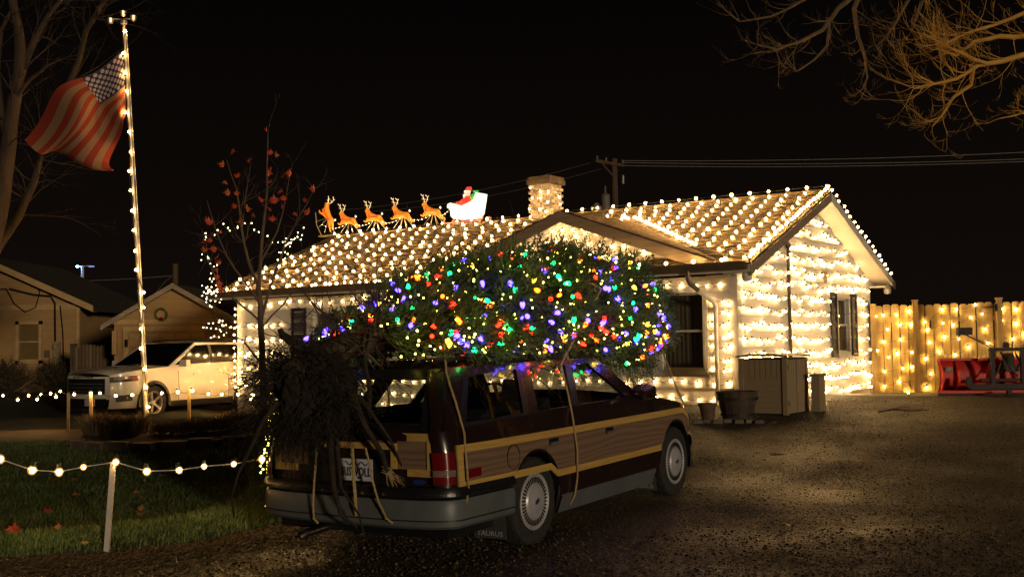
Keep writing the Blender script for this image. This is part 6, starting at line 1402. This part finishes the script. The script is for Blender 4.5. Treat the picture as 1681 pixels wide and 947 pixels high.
tree_of('bare_tree', 'dim bare tree with curling drooping twigs at top right of centre', b0, M_barkd, [D0, D1, D2, D3, D4, D5, D6], [(0, 1, .01, 1, 0, 0), (22, .7, .010, 2, .10, .55), (14, .6, .009, 2, .12, .2), (14, .55, .008, 1, .14, .2), (12, .5, .008, 1, .14, .2), (14, .6, .008, 2, .1, .2), (14, .6, .008, 2, .1, .2)])
# young maple with a few red leaves
MD = 15.2; b0 = at(434, 735, MD); b0.z = gz(b0.x, b0.y)
mt_ = [crooked([(434, 738, 0), (432, 640, 0), (430, 560, 0), (428, 500, 0), (424, 470, 0)], MD, .05, .036), crooked([(425, 475, 0), (428, 420, 0), (436, 340, 0), (438, 280, 0), (440, 214, 0)], MD, .028, .005), crooked([(424, 470, 0), (408, 430, .1), (396, 370, .2), (388, 310, .2), (372, 262, .3)], MD, .024, .004), crooked([(430, 520, 0), (450, 450, -.1), (468, 400, -.2), (492, 355, -.2), (516, 310, -.3)], MD, .020, .004), crooked([(428, 500, 0), (400, 460, -.2), (372, 420, -.3), (352, 370, -.3), (340, 330, -.3)], MD, .018, .004), crooked([(430, 530, 0), (395, 500, .2), (360, 470, .3), (342, 430, .4), (338, 390, .4)], MD, .016, .004), crooked([(429, 540, 0), (465, 500, .2), (490, 470, .2), (500, 430, .2)], MD, .014, .004), crooked([(428, 430, 0), (455, 380, .1), (470, 320, .2), (480, 270, .2)], MD, .013, .003), crooked([(396, 380, .2), (402, 330, .2), (412, 268, .3)], MD, .01, .003), crooked([(432, 600, 0), (400, 560, -.2), (372, 545, -.3), (350, 520, -.3)], MD, .014, .004)]
maple = tree_of('young_maple', 'slender young maple with a few red leaves in front of the left window', b0, mat('maple_bark', (.13, .085, .05), (.08, .05, .03), 8, .85), mt_, [(0, 1, .01, 0, 0, 0), (8, .5, .005, 1, .1, .2), (8, .5, .005, 1, .1, .3), (7, .45, .005, 1, .1, .3), (7, .4, .004, 1, .1, .3), (6, .4, .004, 1, .1, .3), (5, .4, .004, 1, .08, .3), (5, .3, .003, 1, .1, .3), (3, .3, .003, 0, .1, .3), (6, .35, .004, 1, .05, .3)])
lv = [leaf_mesh('leaf', mat('leaf_scarlet', (.62, .07, .02), (.40, .04, .015), 20, .55), .066, .5), leaf_mesh('leaf', mat('leaf_rust', (.55, .13, .03), (.36, .07, .02), 20, .6), .058, .8)]
for px, py in ((438, 214), (366, 272), (380, 250), (405, 345), (444, 252), (452, 256), (445, 280), (440, 285), (470, 290), (476, 286), (458, 315), (442, 298), (515, 312), (500, 330), (505, 350), (340, 360), (343, 366), (345, 395), (338, 398), (357, 382), (356, 425), (360, 432), (358, 445), (357, 456), (360, 468), (362, 478), (375, 318), (388, 318), (384, 340), (390, 290), (410, 265), (428, 330), (450, 330), (462, 340), (466, 326), (486, 352), (397, 366), (418, 354), (442, 345), (447, 360), (352, 410), (335, 412), (346, 384), (372, 300)):
    p = at(px, py, MD+jit(.2))-b0; put('leaf', lv[random.randrange(2)], maple, M=T(*p) @ Matrix.Rotation(random.uniform(0, 6), 4, 'Z') @ Matrix.Rotation(random.uniform(.8, 2.2), 4, 'X') @ Matrix.Scale(random.uniform(.8, 1.3), 4))
def mini_path(label, wps, n_, D, spread):
    pts = []
    for k in range(n_):
        f = k/(n_-1)*(len(wps)-1); i = min(int(f), len(wps)-2); f -= i; x = wps[i][0]+(wps[i+1][0]-wps[i][0])*f; y = wps[i][1]+(wps[i+1][1]-wps[i][1])*f; pts.append(at(x+jit(spread), y+jit(spread), D+jit(.15)))
    light_string('mini_light_string', label, pts, B_mini, 'mini lights on the young maple', wr=.002, sag=.02)
mini_path('mini lights looped down the left side of the young maple', [(410, 372), (372, 374), (342, 384), (336, 420), (350, 440), (352, 470), (338, 488)], 32, MD+.3, 7)
mini_path('mini lights bunched on the right branches of the young maple', [(420, 378), (445, 398), (470, 392), (498, 380), (480, 400), (462, 410), (478, 418), (460, 430)], 34, MD+.2, 8)
mini_path('mini lights bunched low left of the young maple beside the garage door', [(340, 540), (352, 532), (362, 528), (375, 530), (358, 545), (350, 548), (395, 540)], 26, MD+.3, 7)
mini_path('mini lights round the house corner under the left eave', [(332, 480), (345, 470), (360, 485), (340, 495), (355, 500)], 20, MD+.4, 8)

# ============================================================ REINDEER AND SLEIGH ON THE ROOF
G_deer = glow_plastic('deer_plastic', (1, .27, .02), .42, (.55, .22, .04)); G_horn = glow_plastic('antler_plastic', (1, .72, .35), .7, (.6, .5, .35)); G_harn = glow_plastic('harness_red', (.9, .03, .01), .5, (.4, .02, .01)); G_white = glow_plastic('white_glow', (1, .93, .80), .8, (.8, .78, .72)); G_red = glow_plastic('red_glow', (1, .06, .03), .9, (.5, .02, .02)); G_green = glow_plastic('green_glow', (.03, .5, .08), .6, (.03, .3, .06)); G_pink = glow_plastic('runner_glow', (1, .25, .15), .5, (.5, .15, .1)); G_skin = glow_plastic('face_glow', (1, .5, .3), .9, (.6, .4, .3))
def skin_mesh(name, verts, edges, radii, m, root=0):
    me = bpy.data.meshes.new(name); me.from_pydata([tuple(v) for v in verts], edges, []); o = bpy.data.objects.new(name, me); C.objects.link(o)
    md = o.modifiers.new('s', 'SKIN'); md.use_smooth_shade = True
    for i, r in enumerate(radii): me.skin_vertices[0].data[i].radius = (r, r)
    me.skin_vertices[0].data[root].use_root = True
    o.modifiers.new('b', 'SUBSURF').levels = 1; bpy.context.view_layer.update()
    r = bpy.data.meshes.new_from_object(o.evaluated_get(bpy.context.evaluated_depsgraph_get())); bpy.data.objects.remove(o); r.name = name; r.materials.clear(); r.materials.append(m); return r
dv = [(0, 0, .30), (.14, 0, .30), (.27, 0, .33), (.33, 0, .43), (.36, 0, .51), (.44, 0, .485), (-.05, 0, .35),
      (.28, .05, .27), (.38, .05, .22), (.44, .05, .26), (.28, -.05, .27), (.40, -.05, .26), (.45, -.05, .31),
      (-.03, .05, .24), (-.13, .05, .16), (-.22, .05, .10), (-.03, -.05, .25), (-.11, -.05, .18), (-.20, -.05, .13), (.35, .045, .55), (.35, -.045, .55)]
de = [(0, 1), (1, 2), (2, 3), (3, 4), (4, 5), (0, 6), (2, 7), (7, 8), (8, 9), (2, 10), (10, 11), (11, 12), (0, 13), (13, 14), (14, 15), (0, 16), (16, 17), (17, 18), (4, 19), (4, 20)]
dr = [.075, .072, .08, .048, .044, .022, .022, .038, .022, .016, .038, .022, .016, .042, .024, .016, .042, .024, .016, .012, .012]
deer_me = skin_mesh('body', dv, de, dr, G_deer, 1)
def make_deer():
    d = thing('reindeer', 'x', 'reindeer'); put('body', deer_me, d)
    for sg in (1, -1):
        mb = MB(); mb.tube([V((.345, sg*.025, .54)), V((.32, sg*.06, .60)), V((.34, sg*.085, .67)), V((.40, sg*.08, .72))], .009, 6)
        for a, b_ in (((.32, sg*.06, .60), (.39, sg*.06, .62)), ((.335, sg*.08, .655), (.31, sg*.09, .70))): mb.tube([V(a), V(b_)], .007, 5)
        mb.build('antler', G_horn, d, smooth=60)
    mb = MB(); mb.tube([V((.27+.0*math.cos(a), .082*math.cos(a), .33+.085*math.sin(a))) for a in np.linspace(0, 2*PI, 15)], .012, 5); mb.tube([V((.33, .052*math.cos(a), .42+.052*math.sin(a))) for a in np.linspace(0, 2*PI, 13)], .010, 5); mb.tube([V((.27, .08, .34)), V((.1, .078, .31)), V((-.02, .07, .31))], .009, 5); mb.build('harness', G_harn, d)
    mb = MB()
    for x in (-.02, .10, .20): 
        for sg in (1, -1): mb.tube([V((.1+(x-.1)*.4, sg*.03, .24)), V((x+(x-.1)*.9, sg*.12, -.0))], .006, 4)
    mb.build('wire_stand', M_alu, d); mb = MB(); mb.lathe([(.001, -.03), (.03, 0), (.001, .04)], 6, c=(-.10, 0, .38)); mb.build('tail', G_white, d); return d
deer = make_deer(); DL = ['leading reindeer rearing up at the left end of the roof ridge', 'second glowing reindeer from the left on the roof ridge', 'third glowing reindeer from the left on the roof ridge', 'fourth glowing reindeer from the left on the roof ridge', 'glowing reindeer nearest the white sleigh']
def ridge_s(px):
    o = V((0, 0, CZ)); nG = HM.to_3x3() @ V((0, 1, 0)); r = ray(px, 380); D = (HM @ V((0, 3.26, 0))-o).dot(nG)/r.dot(nG); return (HI @ (o+r*D)).x
dpos = []
for i, px in enumerate((529, 574, 617, 662, 712)):
    o = deer if i == 0 else copy_tree(deer); s = ridge_s(px); z = rz(3.26)+.06
    M_ = HM @ T(s+.10, 3.26, z+.02) @ Matrix.Rotation(PI, 4, 'Z') @ Matrix.Scale(1.0, 4)
    if i == 0: M_ = HM @ T(s+.10, 3.26, z+.16) @ Matrix.Rotation(PI, 4, 'Z') @ Matrix.Rotation(-.75, 4, 'Y')
    o.matrix_world = M_; o['label'] = DL[i]; o['group'] = 'reindeer on the roof ridge'; dpos.append(HM @ V((s, 3.26, z+.34)))
th = thing('reindeer_stand', 'curved metal stand holding the leading reindeer above the ridge', 'stand', HM @ T(ridge_s(535), 3.26, rz(3.26)+.04))
mb = MB(); mb.tube([V((-.30, -.05, .62)), V((-.26, -.05, .30)), V((-.10, -.05, .04)), V((.15, -.05, .0)), V((.5, -.05, .02))], .010, 6); mb.build('tube', M_alu, th); mb = MB(); mb.box((.12, 0, .02), (.6, .16, .03)); mb.build('base_board', M_fascia, th)
pts = []
for a, b_ in zip(dpos, dpos[1:]+[HM @ V((ridge_s(745), 3.2, rz(3.26)+.50))]):
    for k in range(8): t = k/8; pts.append(a+(b_-a)*t-V((0, 0, .12*math.sin(PI*t)+.05)))
light_string('rein_light_string', 'string of tiny lights linking the reindeer to the sleigh', pts, B_mini, wr=.004, wire=M_wirew, sag=.0)
ss = ridge_s(768); SL_M = HM @ T(ss, 3.26, rz(3.26)+.05) @ Matrix.Rotation(PI, 4, 'Z')
sle = thing('sleigh', 'glowing white plastic sleigh carrying a bearded figure in red with a green sack', 'sleigh', SL_M)
prof = [(.34, .16), (.26, .10), (-.26, .10), (-.34, .20), (-.40, .46), (-.43, .62), (-.36, .64), (-.28, .48), (-.12, .42), (.10, .36), (.22, .34), (.28, .42), (.36, .47), (.44, .44), (.45, .37), (.40, .35), (.39, .40), (.35, .38), (.36, .26)]
mb = MB(); mb.prism(prof, -.17, .17, lambda u, v, d: V((u, d, v))); mb.build('sleigh_body', G_white, sle)
for y in (-.15, .15):
    mb = MB(); mb.tube([V((.52, y, .12)), V((.56, y, .08)), V((.54, y, .03)), V((.44, y, .02)), V((-.36, y, .02)), V((-.50, y, .03)), V((-.53, y, .09)), V((-.47, y, .12))], .014, 6); mb.build('runner', G_pink, sle, smooth=60)
    for x in (-.25, 0, .25):
        mb = MB(); mb.tube([V((x, y, .02)), V((x+.03, y, .07)), V((x, y, .11))], .011, 5); mb.build('runner_strut', G_pink, sle)
mb = MB(); mb.lathe([(.001, .32), (.12, .33), (.14, .42), (.12, .54), (.06, .60), (.001, .61)], 14, c=(-.02, 0, 0)); fig = mb.build('figure', G_red, sle, smooth=60)
mb = MB(); mb.lathe([(.001, .57), (.05, .58), (.07, .64), (.06, .70), (.001, .73)], 12, c=(.0, 0, 0)); mb.build('head', G_skin, fig, smooth=60)
mb = MB(); mb.lathe([(.001, -.09), (.05, -.05), (.06, .02), (.001, .05)], 10, c=(.05, 0, .62)); mb.build('beard', G_white, fig, smooth=60)
mb = MB(); mb.tube([V((0, 0, .70)), V((-.03, 0, .77)), V((-.09, 0, .78)), V((-.12, 0, .72))], [.068, .05, .03, .016], 10); mb.build('hat', G_red, fig, smooth=60); mb = MB(); mb.lathe([(.072, .68), (.078, .70), (.072, .72)], 12); mb.build('hat_brim', G_white, fig, smooth=60)
mb = MB(); mb.tube([V((.02, -.11, .50)), V((.12, -.14, .44)), V((.22, -.10, .46))], [.045, .04, .03], 8); mb.build('arm', G_red, fig, smooth=60); mb = MB(); mb.tube([V((.02, .11, .50)), V((.12, .14, .44)), V((.22, .10, .46))], [.045, .04, .03], 8); mb.build('arm', G_red, fig, smooth=60)
for x in (.12, .20):
    mb = MB(); mb.lathe([(.001, -.06), (.05, -.05), (.05, .05), (.001, .07)], 8, c=(x, -.175, .30)); mb.build('toy', G_deer, sle)
mb = MB(); mb.lathe([(.001, .46), (.10, .48), (.13, .56), (.10, .62), (.04, .66), (.07, .70), (.001, .70)], 10, c=(-.24, 0, .0)); mb.build('toy_sack', G_green, sle, smooth=60)
